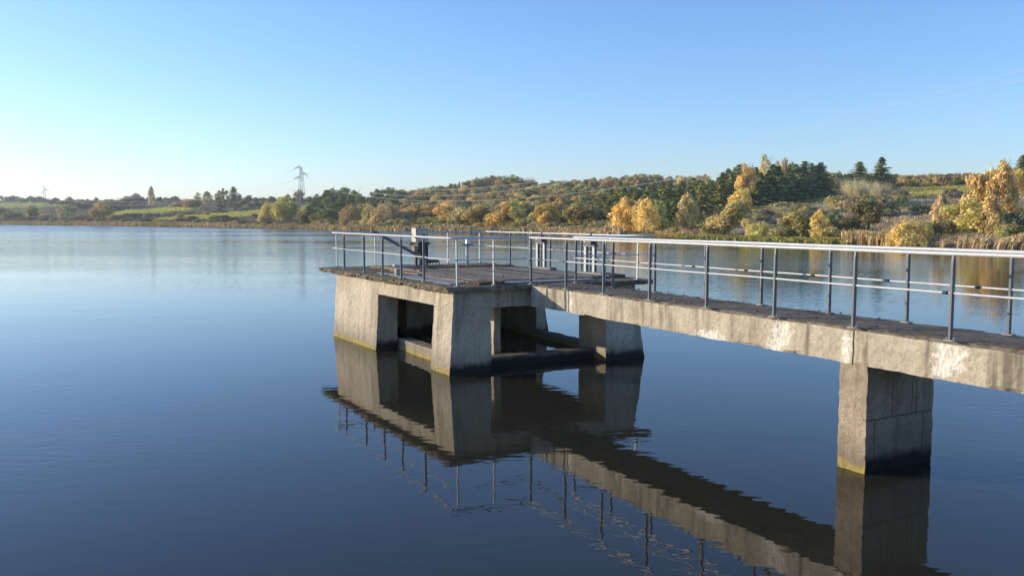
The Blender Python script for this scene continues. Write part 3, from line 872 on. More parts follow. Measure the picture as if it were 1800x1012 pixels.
def proto(kind):
    """list of (crown mesh, trunk mesh or None, height, width)"""
    if kind in PROTO: return PROTO[kind]
    out = []
    nvar = {'round': 4, 'bush': 4, 'conifer': 4, 'column': 3, 'pine': 3, 'bare': 2, 'willow': 2, 'airy': 3}[kind]
    for v in range(nvar):
        if kind == 'round':
            C, N, s, t = lobed(18, (0, 0, 4.3), (2.35, 2.35, 3.0), (0.85, 1.4), 4600, (0.14, 0.30), zmin=0.35)
            out.append((leafy('crown', C, N, s, tone=t), trunk_mesh('trunk', 6.0, 0.20, 5, M['bark']), 8.0, 6.6))
        elif kind == 'airy':       # thin autumn crown, twigs show
            C, N, s, t = lobed(24, (0, 0, 4.4), (2.2, 2.2, 3.0), (0.55, 1.05), 3400, (0.10, 0.22), zmin=0.5)
            out.append((leafy('crown', C, N, s, tone=t), trunk_mesh('trunk', 7.6, 0.17, 12, M['bark']), 8.0, 5.8))
        elif kind == 'bush':
            C, N, s, t = lobed(11, (0, 0, 1.3), (1.25, 1.25, 1.0), (0.5, 0.9), 2200, (0.09, 0.2), zmin=0.0)
            out.append((leafy('crown', C, N, s, tone=t), None, 2.9, 3.7))
        elif kind == 'willow':
            n = 4200
            a = rng.uniform(0, 6.283, n); ph = np.arccos(rng.uniform(0.0, 1, n))
            lump = 1 + 0.13 * np.sin(3 * a + v) * np.cos(4 * ph) + 0.10 * np.sin(7 * a + 2) * np.sin(5 * ph)
            rad = rng.uniform(0.55, 1.0, n) ** 0.5 * lump
            d = np.stack([np.sin(ph) * np.cos(a), np.sin(ph) * np.sin(a), np.cos(ph)], 1)
            C = d * rad[:, None] * np.array([2.6, 2.6, 3.5]) + np.array([0, 0, 0.1])
            t = tones(n, (1 + 0.2 * np.sin(5 * a + 1))[:, None], 0.2)
            out.append((leafy('crown', C, d, rng.uniform(0.12, 0.26, n), (0.25, 0.5), t, 0.6, up=d * 0.8 + np.array([0, 0, 0.7])), None, 3.6, 5.4))
        elif kind == 'column':
            n = 3600
            z = rng.uniform(0, 1, n) ** 0.85; a = rng.uniform(0, 6.283, n)
            prof = np.interp(z, [0, 0.08, 0.25, 0.5, 0.75, 0.92, 1.0], [0.62, 0.9, 1.0, 0.92, 0.68, 0.36, 0.07])
            lump = 1 + 0.22 * np.sin(3 * a + 9 * z + v * 2) + 0.15 * np.sin(5 * a - 17 * z + v)
            rad = prof * lump * rng.uniform(0.3, 1.0, n) ** 0.5 * 1.65
            C = np.stack([rad * np.cos(a), rad * np.sin(a), 0.6 + z * 8.4], 1)
            d = np.stack([np.cos(a), np.sin(a), 0.3 + 0 * a], 1)
            t = tones(n, (1 + 0.18 * np.sin(3 * a + 9 * z + v * 2))[:, None], 0.24)
            out.append((leafy('crown', C, d, rng.uniform(0.11, 0.24, n), (0.5, 0.9), t, 0.7, up=np.array([0, 0, 1.0])), trunk_mesh('trunk', 8.6, 0.13, 5, M['birch']), 9.0, 3.5))
        elif kind == 'conifer':
            C, N, U_, s, tt = [], [], [], [], []
            for w_ in range(30):
                f = w_ / 29
                zt = 0.7 + f * 11.0; rad = 2.35 * (1 - f) ** 0.75 * random.uniform(0.75, 1.1) + 0.12
                nb = int(11 - 6 * f)
                for b_ in range(nb):
                    a = random.uniform(0, 6.283); l = rad * random.uniform(0.65, 1.12); tone = math.exp(random.gauss(0, 0.2))
                    for k in range(8):
                        q = (k + random.random()) / 8
                        r_ = l * q
                        C.append((r_ * math.cos(a) + random.gauss(0, .10), r_ * math.sin(a) + random.gauss(0, .10), zt - 0.25 * r_ - 0.10 * r_ * r_ * 0.5 + random.gauss(0, .06)))
                        N.append((0.9 * math.cos(a), 0.9 * math.sin(a), 0.55)); U_.append((math.cos(a), math.sin(a), -0.35))
                        s.append(0.46 * (1 - 0.4 * f)); tt.append(tone)
            tt = tones(len(C), np.array(tt)[:, None], 0.18, 0.05)
            out.append((leafy('crown', C, N, s, (0.35, 0.6), tt, 0.5, up=np.array(U_), mat='needle'), trunk_mesh('trunk', 11.9, 0.17, 0, M['bark']), 12.0, 4.6))
        elif kind == 'pine':
            C, N, s, t = lobed(24, (0, 0, 5.2), (2.7, 2.7, 3.0), (0.7, 1.15), 4200, (0.14, 0.28), 0.6, 'needle', zmin=0.8)
            out.append((leafy('crown', C, N, s, (0.3, 0.6), t, 0.7, mat='needle'), trunk_mesh('trunk', 7.6, 0.2, 6, M['bark']), 8.6, 6.6))
        elif kind == 'bare':
            V, Fc, T = [], [], []
            for i in range(800):
                a = random.uniform(0, 6.283); r0 = 1.7 * math.sqrt(random.random()); lean = random.uniform(0.0, 0.35)
                b0 = Vector((r0 * math.cos(a) * .6, r0 * math.sin(a) * .6, random.uniform(0, 1.5)))
                h = random.uniform(1.6, 4.2)
                tip = b0 + Vector((math.cos(a) * lean * h + random.gauss(0, .2), math.sin(a) * lean * h + random.gauss(0, .2), h))
                mid = (b0 + tip) / 2 + Vector((random.gauss(0, .12), random.gauss(0, .12), 0))
                sd = Vector((random.gauss(0, 1), random.gauss(0, 1), 0)).normalized() * 0.017
                n0 = len(V)
                V += [b0 - sd, b0 + sd, mid + sd * .8, mid - sd * .8, tip]
                Fc += [(n0, n0 + 1, n0 + 2, n0 + 3), (n0 + 3, n0 + 2, n0 + 4)]
                T += [[math.exp(random.gauss(0, .2))] * 3] * 5
            me = bpy.data.meshes.new('crown'); me.from_pydata([tuple(p) for p in V], [], Fc); me.materials.append(M['leaf']); me.update(); set_tint(me, T)
            out.append((me, None, 5.2, 3.8))
    # true size of each crown, so that a plant gets the height and spread it is given
    fit = []
    for cm, tm, ph, pw in out:
        v = np.empty(len(cm.vertices) * 3); cm.vertices.foreach_get('co', v); v = v.reshape(-1, 3)
        wid = (np.percentile(v[:, 0], 98.5) - np.percentile(v[:, 0], 1.5) + np.percentile(v[:, 1], 98.5) - np.percentile(v[:, 1], 1.5)) / 2
        fit.append((cm, tm, float(np.percentile(v[:, 2], 99.7)), float(wid)))
    out = fit
    PROTO[kind] = out
    return out


PAL = {
    'gold': (0.745, 0.590, 0.259), 'paleg': (0.727, 0.668, 0.416), 'orange': (0.66, 0.50, 0.20), 'olive': (0.409, 0.401, 0.186), 'brown': (0.429, 0.368, 0.230),
    'rust': (0.456, 0.322, 0.194), 'dgreen': (0.192, 0.209, 0.094), 'pine': (0.246, 0.230, 0.121), 'willow': (0.615, 0.613, 0.416), 'greyol': (0.429, 0.445, 0.331),
    'dolive': (0.251, 0.262, 0.165), 'bare': (0.522, 0.490, 0.475), 'purple': (0.372, 0.312, 0.245), 'green': (0.222, 0.235, 0.079), 'yellow': (0.763, 0.646, 0.259), 'far': (0.215, 0.204, 0.186),
    'farbrown': (0.307, 0.301, 0.288),
}
NAMES = {'round': 'broadleaf_tree', 'airy': 'broadleaf_tree', 'bush': 'bush', 'conifer': 'spruce_tree', 'column': 'birch_tree', 'pine': 'pine_tree', 'bare': 'bare_shrub', 'willow': 'willow_bush'}


def plant(kind, x, yb, yt, wpx, col, label, group=None, Y=None, cat=None, lean=0.0):
    Yd = Y if Y else depth_at(x, yb)
    base = ground_pt(x, Yd)
    top = at_depth(x, yt, Yd)
    h = max(0.8, top[2] - base[2])
    w = wpx / F * Yd
    cm, tm, ph, pw = random.choice(proto(kind))
    c = PAL[col] if isinstance(col, str) else col
    r_, g_, b_ = c
    if r_ > 0.97 * g_ and kind not in ('conifer', 'pine'):      # autumn leaves: never colder than straw
        g_ = min(g_, (0.79 if r_ > 0.55 else 0.87) * r_); b_ = min(b_, (0.60 if kind == 'bare' or col in ('far', 'farbrown', 'purple', 'paleg') or 'cream' in label or 'pale grey' in label else 0.43) * g_)
    elif r_ > 0.24 and kind not in ('conifer', 'pine'):
        g_ = min(g_, 0.86 * r_); b_ = min(b_, 0.36 * g_)
    c = (r_, g_, b_)
    if kind in ('conifer', 'pine'): c = (r_ * 1.12, g_ * 1.2, b_ * 0.85)
    elif max(c) < 0.56: c = tuple(v * 1.3 for v in c)
    j = math.exp(random.gauss(0, 0.10))
    c = (c[0] * j * random.uniform(0.94, 1.06), c[1] * j, c[2] * j * random.uniform(0.9, 1.1), 1)
    sx = w / pw; sz = h / ph
    if cat is None: cat = 'bush' if kind in ('bush', 'willow', 'bare') else 'tree'
    base = (base[0], base[1], base[2] - 0.15)
    rz = random.uniform(0, 6.283)
    nm_ = NAMES[kind]
    for w_ in ('larch', 'poplar', 'willow', 'birch', 'spruce', 'pine', 'conifer'):
        if (' ' + w_) in label.split(',')[0] and kind in ('column', 'airy', 'round') and w_ in label.split(' in ')[0].split(' of ')[0].split(' above ')[0].split(' left ')[0].split(' before ')[0].split(' behind ')[0].split(' right ')[0].split(' close ')[0].split(' by ')[0].split(' at ')[0].split(' on ')[0]:
            nm_ = w_ + '_tree'; break
    else:
        if kind == 'column': nm_ = 'broadleaf_tree'
        if cat == 'tree' and kind == 'bush': nm_ = 'broadleaf_tree'
    if tm is None:
        o = bpy.data.objects.new(nm_, cm); link(o)
        o.location = base; o.rotation_euler = (0, lean, rz) if not lean else (0, lean, 0); o.scale = (sx, sx, sz); o.color = c
        return tag(o, label, cat, group)
    r = empty(nm_, base, rz)
    if lean: r.rotation_euler = (0, lean, 0)
    r.scale = (sx, sx, sz)
    tag(r, label, cat, group)
    t_ = bpy.data.objects.new('trunk', tm); link(t_, r)
    o = bpy.data.objects.new('crown', cm); link(o, r); o.color = c
    return r


# ------------------------------------------------------------------ plants: one line each (bearing, foot, top and width as seen from the bank)
T = plant
# -- far left shore and ridge
G_W = 'olive willows on the far left shore'
T('round', 57, 386, 361, 20, 'greyol', 'olive green round willow on the far shore, in front of the far pylon', G_W)
T('round', 115, 386.5, 360, 28, 'greyol', 'olive willow with leaning round crown on the far left shore, right of the far pylon', G_W)
T('round', 182, 388, 355, 34, 'greyol', 'tallest olive willow of the far left shore, left of the pale green field', G_W)
T('bush', 207, 389, 377, 22, 'dolive', 'low dark bush at the right foot of the tallest far left willow')
T('bush', 150, 387.5, 378, 24, 'dolive', 'low olive bush between two willows on the far left shore')
T('bush', 80, 386.5, 375, 24, 'rust', 'reddish brown bush on the far left shore between two olive willows')
T('round', 4, 386, 365, 26, 'dolive', 'dark olive tree cut by the left edge of the picture')
T('bush', 24, 386, 372, 30, 'dolive', 'wide dark bush on the far shore near the left picture edge')
T('column', 266.5, 362, 327, 11, 'paleg', 'tall narrow poplar standing alone above the far left ridge')
T('round', 238, 366, 340, 22, 'far', 'large dark round tree left of the tall narrow poplar')
T('round', 222, 368, 345, 20, 'far', 'dark tree second left of the tall narrow poplar')
T('round', 122, 362, 346, 14, 'farbrown', 'small brown tree on the ridge just left of the long dark tree clump')
T('airy', 23, 354, 343, 11, 'farbrown', 'thin small tree above the left of the two far houses')
T('airy', 348, 356, 338, 12, 'greyol', 'pale thin tree on the ridge left of the golden tree')
T('column', 364.5, 360, 336, 17, 'gold', 'golden tree on the far ridge left of the dark cone shaped spruce')
T('round', 386, 359, 335, 13, 'olive', 'yellow green tree on the far ridge close to a dark pine')
T('pine', 395, 373, 331, 15, 'pine', 'tall dark pine on the far ridge between yellow tree and cone shaped spruce')
T('conifer', 411, 361, 328, 26, 'dgreen', 'wide dark cone shaped spruce alone on the far ridge')
T('conifer', 422, 362, 341, 18, 'dgreen', 'short dark spruce tucked against the wide cone shaped one')
T('round', 438, 361, 343, 16, 'farbrown', 'rounded brown tree on the ridge right of the cone shaped spruce')
T('bush', 449, 361, 349, 14, 'far', 'low dark bush on the ridge right of the brown rounded tree')
T('bush', 338, 367, 350, 36, 'rust', 'rust red bush patch on the slope left below the golden tree')
T('bush', 310, 366, 355, 22, 'rust', 'smaller rust red bush above the pale green field')
T('willow', 316, 391, 374, 18, 'willow', 'pale round willow bush at the water edge below the green fields')
T('bush', 333, 391, 379, 26, 'dolive', 'dark rounded bush right beside the pale willow bush on the shore')
T('bush', 396, 391, 378, 48, 'dolive', 'long dark olive bush behind the reeds below the lower green field')
T('bush', 363, 380, 370, 12, 'willow', 'small pale bush in the hedge between the two green fields')
T('bush', 448, 383, 375, 10, 'dolive', 'tiny dark bush standing on the lower green field')
T('willow', 474, 391, 356, 36, (0.541, 0.559, 0.425), 'large pale grey willow left of the near pylon, the shorter half', 'pair of pale willows by the pylon')
T('round', 500, 391, 347, 40, (0.558, 0.591, 0.408), 'large pale grey willow left of the near pylon, the taller half', 'pair of pale willows by the pylon')
T('bush', 468, 392, 379, 26, 'brown', 'brown bush at the foot of the pale grey willows')
T('airy', 524, 356, 333, 18, 'farbrown', 'bare dark crowned tree on the skyline just left of the near pylon')
T('column', 506, 358, 341, 12, 'brown', 'brown pointed tree showing above the taller pale willow')
T('bush', 538, 393, 368, 26, 'dolive', 'dark bush at the foot of the near pylon')
T('bush', 556, 393, 376, 22, 'dolive', 'dark low bush right of the near pylon')
T('bush', 580, 394, 366, 46, 'olive', 'broad yellow green bush on the shore below the dark pines')
# -- behind the platform
T('willow', 618, 395, 360, 41, 'rust', 'rust brown dome shaped bush on the shore left of the pale willow domes')
T('bush', 638, 393, 357, 23, 'brown', 'brown upright bush squeezed between rust dome and pale willow dome')
T('willow', 650, 397, 358, 28, 'willow', 'narrower pale dome shaped willow of the two on the shore', 'two pale willow domes')
T('willow', 680, 397, 355, 55, 'willow', 'wide pale dome shaped willow of the two on the shore', 'two pale willow domes')
T('bush', 712, 396, 372, 30, 'purple', 'dark purple brown bush right of the wide pale willow dome')
T('bush', 732, 397, 384, 32, 'dolive', 'low dark olive bush above the reeds left of the cabinet')
T('round', 736, 362, 336, 34, 'rust', 'rust coloured tree with broad crown halfway up the wooded hill')
T('round', 758, 352, 334, 20, 'yellow', 'small yellow tree on the upper wooded hill')
T('round', 788, 352, 332, 32, (0.541, 0.559, 0.175), 'broad yellow green tree on the upper wooded hill')
T('round', 766, 372, 350, 23, (0.696, 0.752, 0.239), 'yellow green tree low on the wooded hill above the cabinet')
T('round', 713, 374, 352, 32, 'rust', 'rust brown tree low on the wooded hill')
T('bush', 729, 378, 364, 23, 'orange', 'orange bush low on the wooded hill')
T('round', 868, 356, 338, 30, (0.591, 0.440, 0.149), 'gold brown tree below the wires on the wooded hill')
T('bush', 846, 362, 352, 16, (0.624, 0.201, 0.100), 'small red bush left of the wooden utility pole')
T('round', 790, 398, 354, 41, 'gold', 'golden round tree on the shore above the cream cabinet')
T('bush', 770, 399, 380, 51, 'olive', 'olive bush at the foot of the golden round tree')
T('bush', 812, 399, 364, 37, 'brown', 'brown bush right of the golden round tree on the shore')
T('round', 843, 400, 358, 53, (0.591, 0.490, 0.187), 'ochre round tree on the shore left of the utility pole')
T('round', 884, 401, 352, 53, (0.509, 0.399, 0.137), 'ochre brown round tree on the shore behind the utility pole')
T('round', 920, 401, 354, 44, (0.516, 0.504, 0.205), 'olive round tree on the shore right of the utility pole')
T('round', 943, 402, 372, 32, (0.496, 0.427, 0.187), 'short brown tree on the shore above the farther gate hoist')
T('round', 962, 402, 357, 41, (0.738, 0.621, 0.162), 'yellow ochre round tree on the shore behind the gate hoists')
T('column', 984, 398, 346, 34, 'yellow', 'bright yellow pointed tree above the ochre shore trees')
T('round', 1013, 403, 356, 44, (0.578, 0.554, 0.187), 'olive ochre tree on the shore left of the dark spruce wood')
T('round', 1035, 403, 361, 39, 'dolive', 'dark olive tree on the shore at the foot of the spruce wood')
T('bush', 1060, 406, 386, 44, 'olive', 'low olive bush on the shore left of the golden poplars')
T('column', 1101, 410, 345, 51, (0.817, 0.596, 0.208), 'tall broad golden poplar of the pair on the shore, pointed top', 'golden poplars before the spruce wood')
T('column', 1126, 410, 347, 30, (0.817, 0.612, 0.270), 'slim pale golden poplar in the middle of the golden trees', 'golden poplars before the spruce wood')
T('column', 1138, 411, 346, 37, (0.761, 0.596, 0.208), 'golden poplar with blunt top, right of the slim one', 'golden poplars before the spruce wood')
T('round', 1155, 408, 352, 34, (0.537, 0.478, 0.173), 'olive brown tree leaning on the right side of the golden poplars')
T('bush', 1085, 410, 380, 30, (0.690, 0.501, 0.199), 'orange brown bush at the left foot of the broad golden poplar')
T('column', 1208, 402, 338, 34, 'gold', 'golden cone shaped birch alone before the dark spruce wood')
# -- right shore
T('bush', 1246, 413, 395, 30, 'olive', 'yellow olive bush left foot of the leaning golden tree')
T('round', 1274, 412, 352, 57, 'gold', 'big golden tree on the right shore, its crown leaning to the right')
T('round', 1297, 398, 331, 41, (0.656, 0.581, 0.175), 'yellow olive tree rising behind the big golden tree')
T('airy', 1311, 370, 286, 30, 'orange', 'tall orange birch at the left front of the tall spruces')
T('bush', 1314, 402, 374, 28, (0.722, 0.621, 0.400), 'pale tan bush right of the big golden tree')
T('willow', 1336, 415, 389, 48, (0.558, 0.581, 0.348), 'pale olive willow bush on the right shore')
T('round', 1392, 415, 372, 46, 'greyol', 'grey olive round tree on the right shore left of the golden birch')
T('bush', 1420, 416, 376, 41, 'dolive', 'dark olive bush touching the golden birch on the right shore')
T('bush', 1372, 417, 397, 48, 'olive', 'low olive bush on the right shore behind the green bank')
T('column', 1441, 419, 366, 32, 'yellow', 'golden birch on the right shore with a crooked top')
T('bush', 1460, 420, 397, 34, (0.656, 0.540, 0.222), 'ochre bush at the right foot of the golden birch')
T('round', 1467, 408, 370, 34, 'dgreen', 'dark green tree right behind the golden birch')
T('bush', 1489, 412, 380, 44, 'dolive', 'dark olive bush left of the small trunked dark tree')
T('round', 1526, 405, 342, 46, (0.293, 0.261, 0.127), 'dark small tree with a visible trunk above the reeds')
T('conifer', 1510, 332, 284, 46, 'dgreen', 'broad dark spruce on the right ridge, shorter of two', 'two spruces on the right ridge')
T('conifer', 1548, 334, 276, 37, 'dgreen', 'slim dark spruce on the right ridge, taller of two', 'two spruces on the right ridge')
T('bare', 1500, 352, 306, 39, 'bare', 'pale leafless shrub below the broad ridge spruce', 'pale leafless shrubs below the ridge spruces')
T('bare', 1523, 352, 312, 39, 'bare', 'pale leafless shrub between the two ridge spruces', 'pale leafless shrubs below the ridge spruces')
T('bare', 1546, 352, 314, 34, 'bare', 'pale leafless shrub in front of the slim ridge spruce', 'pale leafless shrubs below the ridge spruces')
T('bush', 1582, 350, 333, 30, 'purple', 'grey brown bush on the edge of the upper right field')
T('bush', 1497, 382, 344, 57, 'purple', 'large reddish brown bush below the pale leafless shrubs')
T('bush', 1552, 382, 342, 55, 'purple', 'large reddish brown bush right below the leafless shrubs')
T('column', 1653, 412, 338, 30, (0.707, 0.695, 0.455), 'pale cream poplar on the right slope above the round willow')
T('willow', 1600, 434, 384, 76, (0.707, 0.596, 0.208), 'round golden willow bush hanging over the water at the right shore')
T('bush', 1636, 424, 388, 41, 'dolive', 'dark olive bush behind the round golden willow')
T('bush', 1676, 420, 386, 46, 'olive', 'olive bush between the cream poplar and the olive yellow tree')
T('round', 1698, 420, 350, 69, (0.541, 0.540, 0.175), 'olive yellow round tree at the right shore')
T('round', 1717, 400, 300, 46, 'orange', 'tall orange tree at the right, shorter of the orange pair', 'orange pair at the right')
T('round', 1758, 402, 288, 46, 'orange', 'tall orange tree at the right with thin twiggy top, taller of the pair', 'orange pair at the right')
T('airy', 1758, 398, 280, 34, (0.558, 0.381, 0.222), 'thin twiggy birch top rising out of the taller orange tree')
T('column', 1741, 421, 340, 42, (0.761, 0.695, 0.270), 'pale yellow tree in front of the orange pair')
T('bush', 1772, 424, 392, 46, 'olive', 'olive bush right foot of the pale yellow tree')
T('bush', 1784, 406, 370, 51, 'dgreen', 'dark hedge bush in shade by the right picture edge')
T('conifer', 1797, 322, 272, 39, 'dgreen', 'dark spruce cut by the right picture edge on the ridge')
T('round', 1790, 345, 298, 39, (0.558, 0.520, 0.149), 'yellow olive tree below the edge spruce on the right')
T('bush', 1676, 348, 331, 32, 'purple', 'brown bush on the upper edge of the right slope')

# -- masses: the same look again and again, nothing in the photo tells them apart
GM = {
    'ridge': ('tiny dark tree in the distant tree line along the left ridge', 'tree line along the far left ridge'),
    'hedge': ('small brown bush in the hedges between the far left fields', 'hedge bushes between the left fields'),
    'pines': ('dark green pine in the pine grove right of the near pylon', 'pine grove right of the pylon'),
    'pineb': ('dark green pine in the second grove behind the pale willow domes', 'second pine grove on the hill'),
    'hill': ('brown autumn tree in the mixed wood covering the middle hill', 'mixed wood on the middle hill'),
    'top': ('brown thin crowned tree on the skyline of the middle hill', 'skyline trees of the middle hill'),
    'firs': ('dark green spruce in the spruce wood behind the golden poplars', 'spruce wood behind the golden poplars'),
    'tall': ('tall dark spruce in the stand beside the sloping field', 'tall spruce stand beside the field'),
    'larch': ('pale tan larch rising out of the tall spruce stand', 'larches in the tall spruce stand'),
    'crest': ('low brown tree in the hedge line along the right ridge', 'tree line along the right ridge'),
    'young': ('young green conifer in the plantation above the right field', 'young conifers above the right field'),
    'slope': ('reddish brown bush on the rough right slope', 'bushes on the rough right slope'),
    'shoretree': ('ochre olive round tree in the dense shore belt behind the platform railing', 'ochre trees of the shore belt'),
    'shore': ('low brown bush behind the reeds on the shore', 'low bushes behind the reeds'),
}


def mass(key, kind, x, yb, yt, w, col, cat=None):
    T(kind, x, yb, yt, w, col, GM[key][0], GM[key][1], cat=cat)


U = random.uniform
for i in range(46):
    x = -30 + i * 7.6 + U(-3, 3)
    yb = np.interp(x, [-30, 60, 130, 200, 330], [354.5, 356, 362, 360, 357]) + U(-1, 3)
    mass('ridge', random.choice(('round', 'round', 'pine', 'airy')), x, yb, yb - U(8, 15), U(9, 16), 'far')
for i in range(30):
    x = 128 + i * 4.0
    mass('ridge', 'round', x + U(-3, 3), U(364, 371), U(352, 358), U(14, 20), 'far')
for i in range(26):
    x = 215 + i * 10.5 + U(-4, 4)
    yb = np.interp(x, [215, 345, 480], [384, 379, 368]) + U(-1, 1)
    mass('hedge', 'bush', x, yb, yb - U(6, 10), U(10, 18), random.choice(('farbrown', 'far', 'purple')))
for i in range(22):
    x = 392 + i * 6.2 + U(-3, 3)
    yb = U(362, 367)
    mass('hedge', 'bush', x, yb, yb - U(7, 12), U(12, 18), random.choice(('farbrown', 'purple', 'far')))
for i in range(16):
    x = 452 + i * 6.5
    mass('ridge', 'round', x + U(-3, 3), U(356, 359), U(345, 350), U(10, 16), random.choice(('far', 'farbrown')))
for x, yt, yb, w in ((552, 350, 384, 22), (562, 341, 378, 24), (574, 334, 376, 26), (585, 331, 374, 26), (598, 329, 374, 26), (612, 331, 378, 26), (624, 334, 380, 24), (635, 340, 382, 22),
                     (568, 355, 388, 28), (592, 350, 390, 30), (611, 350, 388, 28), (630, 356, 386, 24), (548, 362, 388, 22), (604, 340, 380, 26), (580, 345, 384, 26)):
    mass('pines', 'pine', x + U(-2, 2), yb, yt, w, 'pine')
for x, yt, yb, w in ((655, 341, 368, 18), (664, 332, 366, 22), (676, 329, 364, 22), (688, 330, 364, 24), (698, 336, 366, 20), (672, 345, 376, 26), (692, 348, 378, 24), (708, 338, 362, 20)):
    mass('pineb', 'pine', x + U(-2, 2), yb, yt, w, 'pine')
# mixed wood on the hill, from the skyline down
sky_top = ([690, 740, 762, 800, 840, 868, 895, 920, 950, 975, 1030, 1070, 1100, 1155, 1180, 1240], [334, 330, 327, 322, 315, 309, 307, 312, 322, 317, 315, 309, 307, 303, 309, 306])
for i in range(62):
    x = 700 + i * 8.9 + U(-4, 4)
    yt = float(np.interp(x, *sky_top)) + U(-1, 4)
    yb = float(np.interp(x, [690, 900, 1100, 1250], [352, 340, 338, 338])) + U(-2, 2)
    mass('top', random.choice(('airy', 'round', 'airy')), x, yb, yt, U(16, 26), random.choice(((0.414, 0.370, 0.241), (0.349, 0.352, 0.221), (0.491, 0.370, 0.241), (0.284, 0.278, 0.199))))
for x, yt in ((792, 322), (800, 322), (808, 319), (825, 318)):
    mass('firs', 'conifer', x, 350, yt, 9, 'dgreen')
T('airy', 842, 344, 312, 18, (0.738, 0.679, 0.498), 'pale tan thin tree on the skyline left of the dark round crowned trees', 'pale trees on the middle skyline')
T('airy', 856, 343, 311, 18, (0.738, 0.679, 0.498), 'pale tan thin tree on the skyline touching the dark round crowned trees', 'pale trees on the middle skyline')
T('bare', 921, 336, 309, 14, (0.568, 0.543, 0.523), 'leafless tree on the skyline above the farther gate hoist, left of two', 'two leafless skyline trees')
T('bare', 932, 336, 307, 14, (0.568, 0.543, 0.523), 'leafless tree on the skyline above the farther gate hoist, right of two', 'two leafless skyline trees')
for row in range(6):
    for i in range(19):
        x = 700 + i * 20 + row * 7 + U(-8, 8)
        if x > 1075: continue
        f = row / 5
        yb = float(np.interp(x, [700, 900, 1075], [360 + 24 * f, 350 + 38 * f, 350 + 40 * f])) + U(-3, 3)
        mass('hill', random.choice(('round', 'round', 'airy', 'airy', 'bush')), x, yb, yb - U(20, 28), U(22, 32), random.choice(((0.516, 0.416, 0.221), (0.414, 0.383, 0.202), (0.381, 0.341, 0.142), (0.496, 0.353, 0.157), (0.438, 0.370, 0.263), (0.322, 0.300, 0.139))), cat='tree')
# spruce woods
for row in range(5):
    f = row / 4
    for i in range(14):
        x = 1050 + 26 * (1 - f) - 14 * f + i * (17 - 1.2 * row) + U(-6, 6)
        if x > 1292: continue
        top = float(np.interp(x, [1040, 1090, 1180, 1240, 1290], [336, 322, 319, 312, 304])) + f * 34 + U(-4, 5)
        yb = float(np.interp(x, [1040, 1180, 1290], [368, 366, 360])) + f * 33
        mass('firs', 'conifer', x, yb, top, U(28, 38), (0.288, 0.272, 0.116))
for i, (x, yt, yb, w) in enumerate(((1280, 291, 352, 20), (1290, 296, 356, 20), (1301, 289, 358, 22), (1313, 297, 361, 22), (1327, 287, 362, 20), (1336, 298, 361, 22), (1349, 294, 360, 22), (1359, 285, 358, 20), (1369, 294, 357, 22),
                                    (1385, 291, 354, 22), (1397, 286, 352, 22), (1407, 290, 350, 20), (1415, 284, 349, 20), (1425, 283, 347, 20), (1433, 288, 346, 18), (1440, 284, 345, 20), (1320, 305, 365, 24), (1338, 308, 365, 24),
                                    (1356, 304, 362, 24), (1375, 305, 359, 24), (1392, 303, 356, 24), (1410, 302, 353, 24), (1428, 300, 350, 22), (1445, 306, 346, 20), (1330, 318, 366, 24), (1347, 320, 364, 26), (1365, 316, 361, 26), (1384, 316, 358, 26),
                                    (1401, 314, 355, 24), (1420, 312, 352, 24), (1437, 312, 349, 22), (1272, 300, 354, 20), (1262, 306, 356, 20))):
    mass('tall', 'conifer', x + U(-2.5, 2.5), yb, yt + U(-3, 7), w * U(1.5, 2.3), 'dgreen')
for x, yt, yb in ((1343, 272, 350), (1381, 278, 346), (1372, 283, 346)):
    mass('larch', 'airy', x, yb, yt, 26, (0.541, 0.440, 0.250))
# right ridge and slope
for i in range(34):
    x = 1450 + i * 8.2 + U(-3, 3)
    yt = float(np.interp(x, [1450, 1500, 1580, 1700], [302, 303, 306, 304])) + U(-1, 3)
    mass('crest', random.choice(('bush', 'bush', 'round')), x, float(np.interp(x, [1450, 1560, 1720], [335, 329, 326])), yt, U(18, 28), cat='tree', col=random.choice(((0.516, 0.434, 0.241), (0.388, 0.370, 0.202), (0.438, 0.320, 0.281), (0.542, 0.497, 0.241))))
for i in range(28):
    x = U(1572, 1712)
    yb = U(326, 330) - (x - 1572) * 0.012
    mass('young', 'conifer', x, yb, yb - np.interp(x, [1570, 1660, 1712], [8, 12, 18]) + U(-1, 1), U(9, 13), (0.268, 0.273, 0.105))
for i in range(46):
    x = U(1300, 1800)
    lo = float(np.interp(x, [1300, 1450, 1600, 1800], [398, 400, 396, 392])); hi_ = float(np.interp(x, [1300, 1400, 1500, 1650, 1800], [382, 366, 360, 352, 345]))
    yb = U(hi_, lo)
    mass('slope', random.choice(('bush', 'bush', 'bare')), x, yb, yb - U(11, 22), U(26, 46), random.choice(('purple', 'brown', (0.496, 0.392, 0.266), (0.414, 0.383, 0.241))))
for i in range(54):
    x = 560 + i * 12 + U(-5, 5)
    if x > 1070 and x < 1180: continue
    y0 = float(np.interp(x, [560, 700, 900, 1100, 1250], [396, 398, 402, 408, 412]))
    mass('shore', 'bush', x, y0, y0 - U(9, 16), U(18, 28), random.choice(('olive', 'brown', 'dolive', (0.537, 0.427, 0.187))))
for i in range(34):
    x = 700 + i * 11 + U(-5, 5)
    y0 = float(np.interp(x, [700, 900, 1075], [394, 398, 402]))
    mass('shoretree', random.choice(('round', 'airy')), x, y0 - U(0, 5), y0 - U(24, 36), U(26, 38), random.choice(((0.46, 0.36, 0.14), (0.40, 0.32, 0.13), (0.52, 0.40, 0.16), (0.42, 0.30, 0.14))), cat='tree')
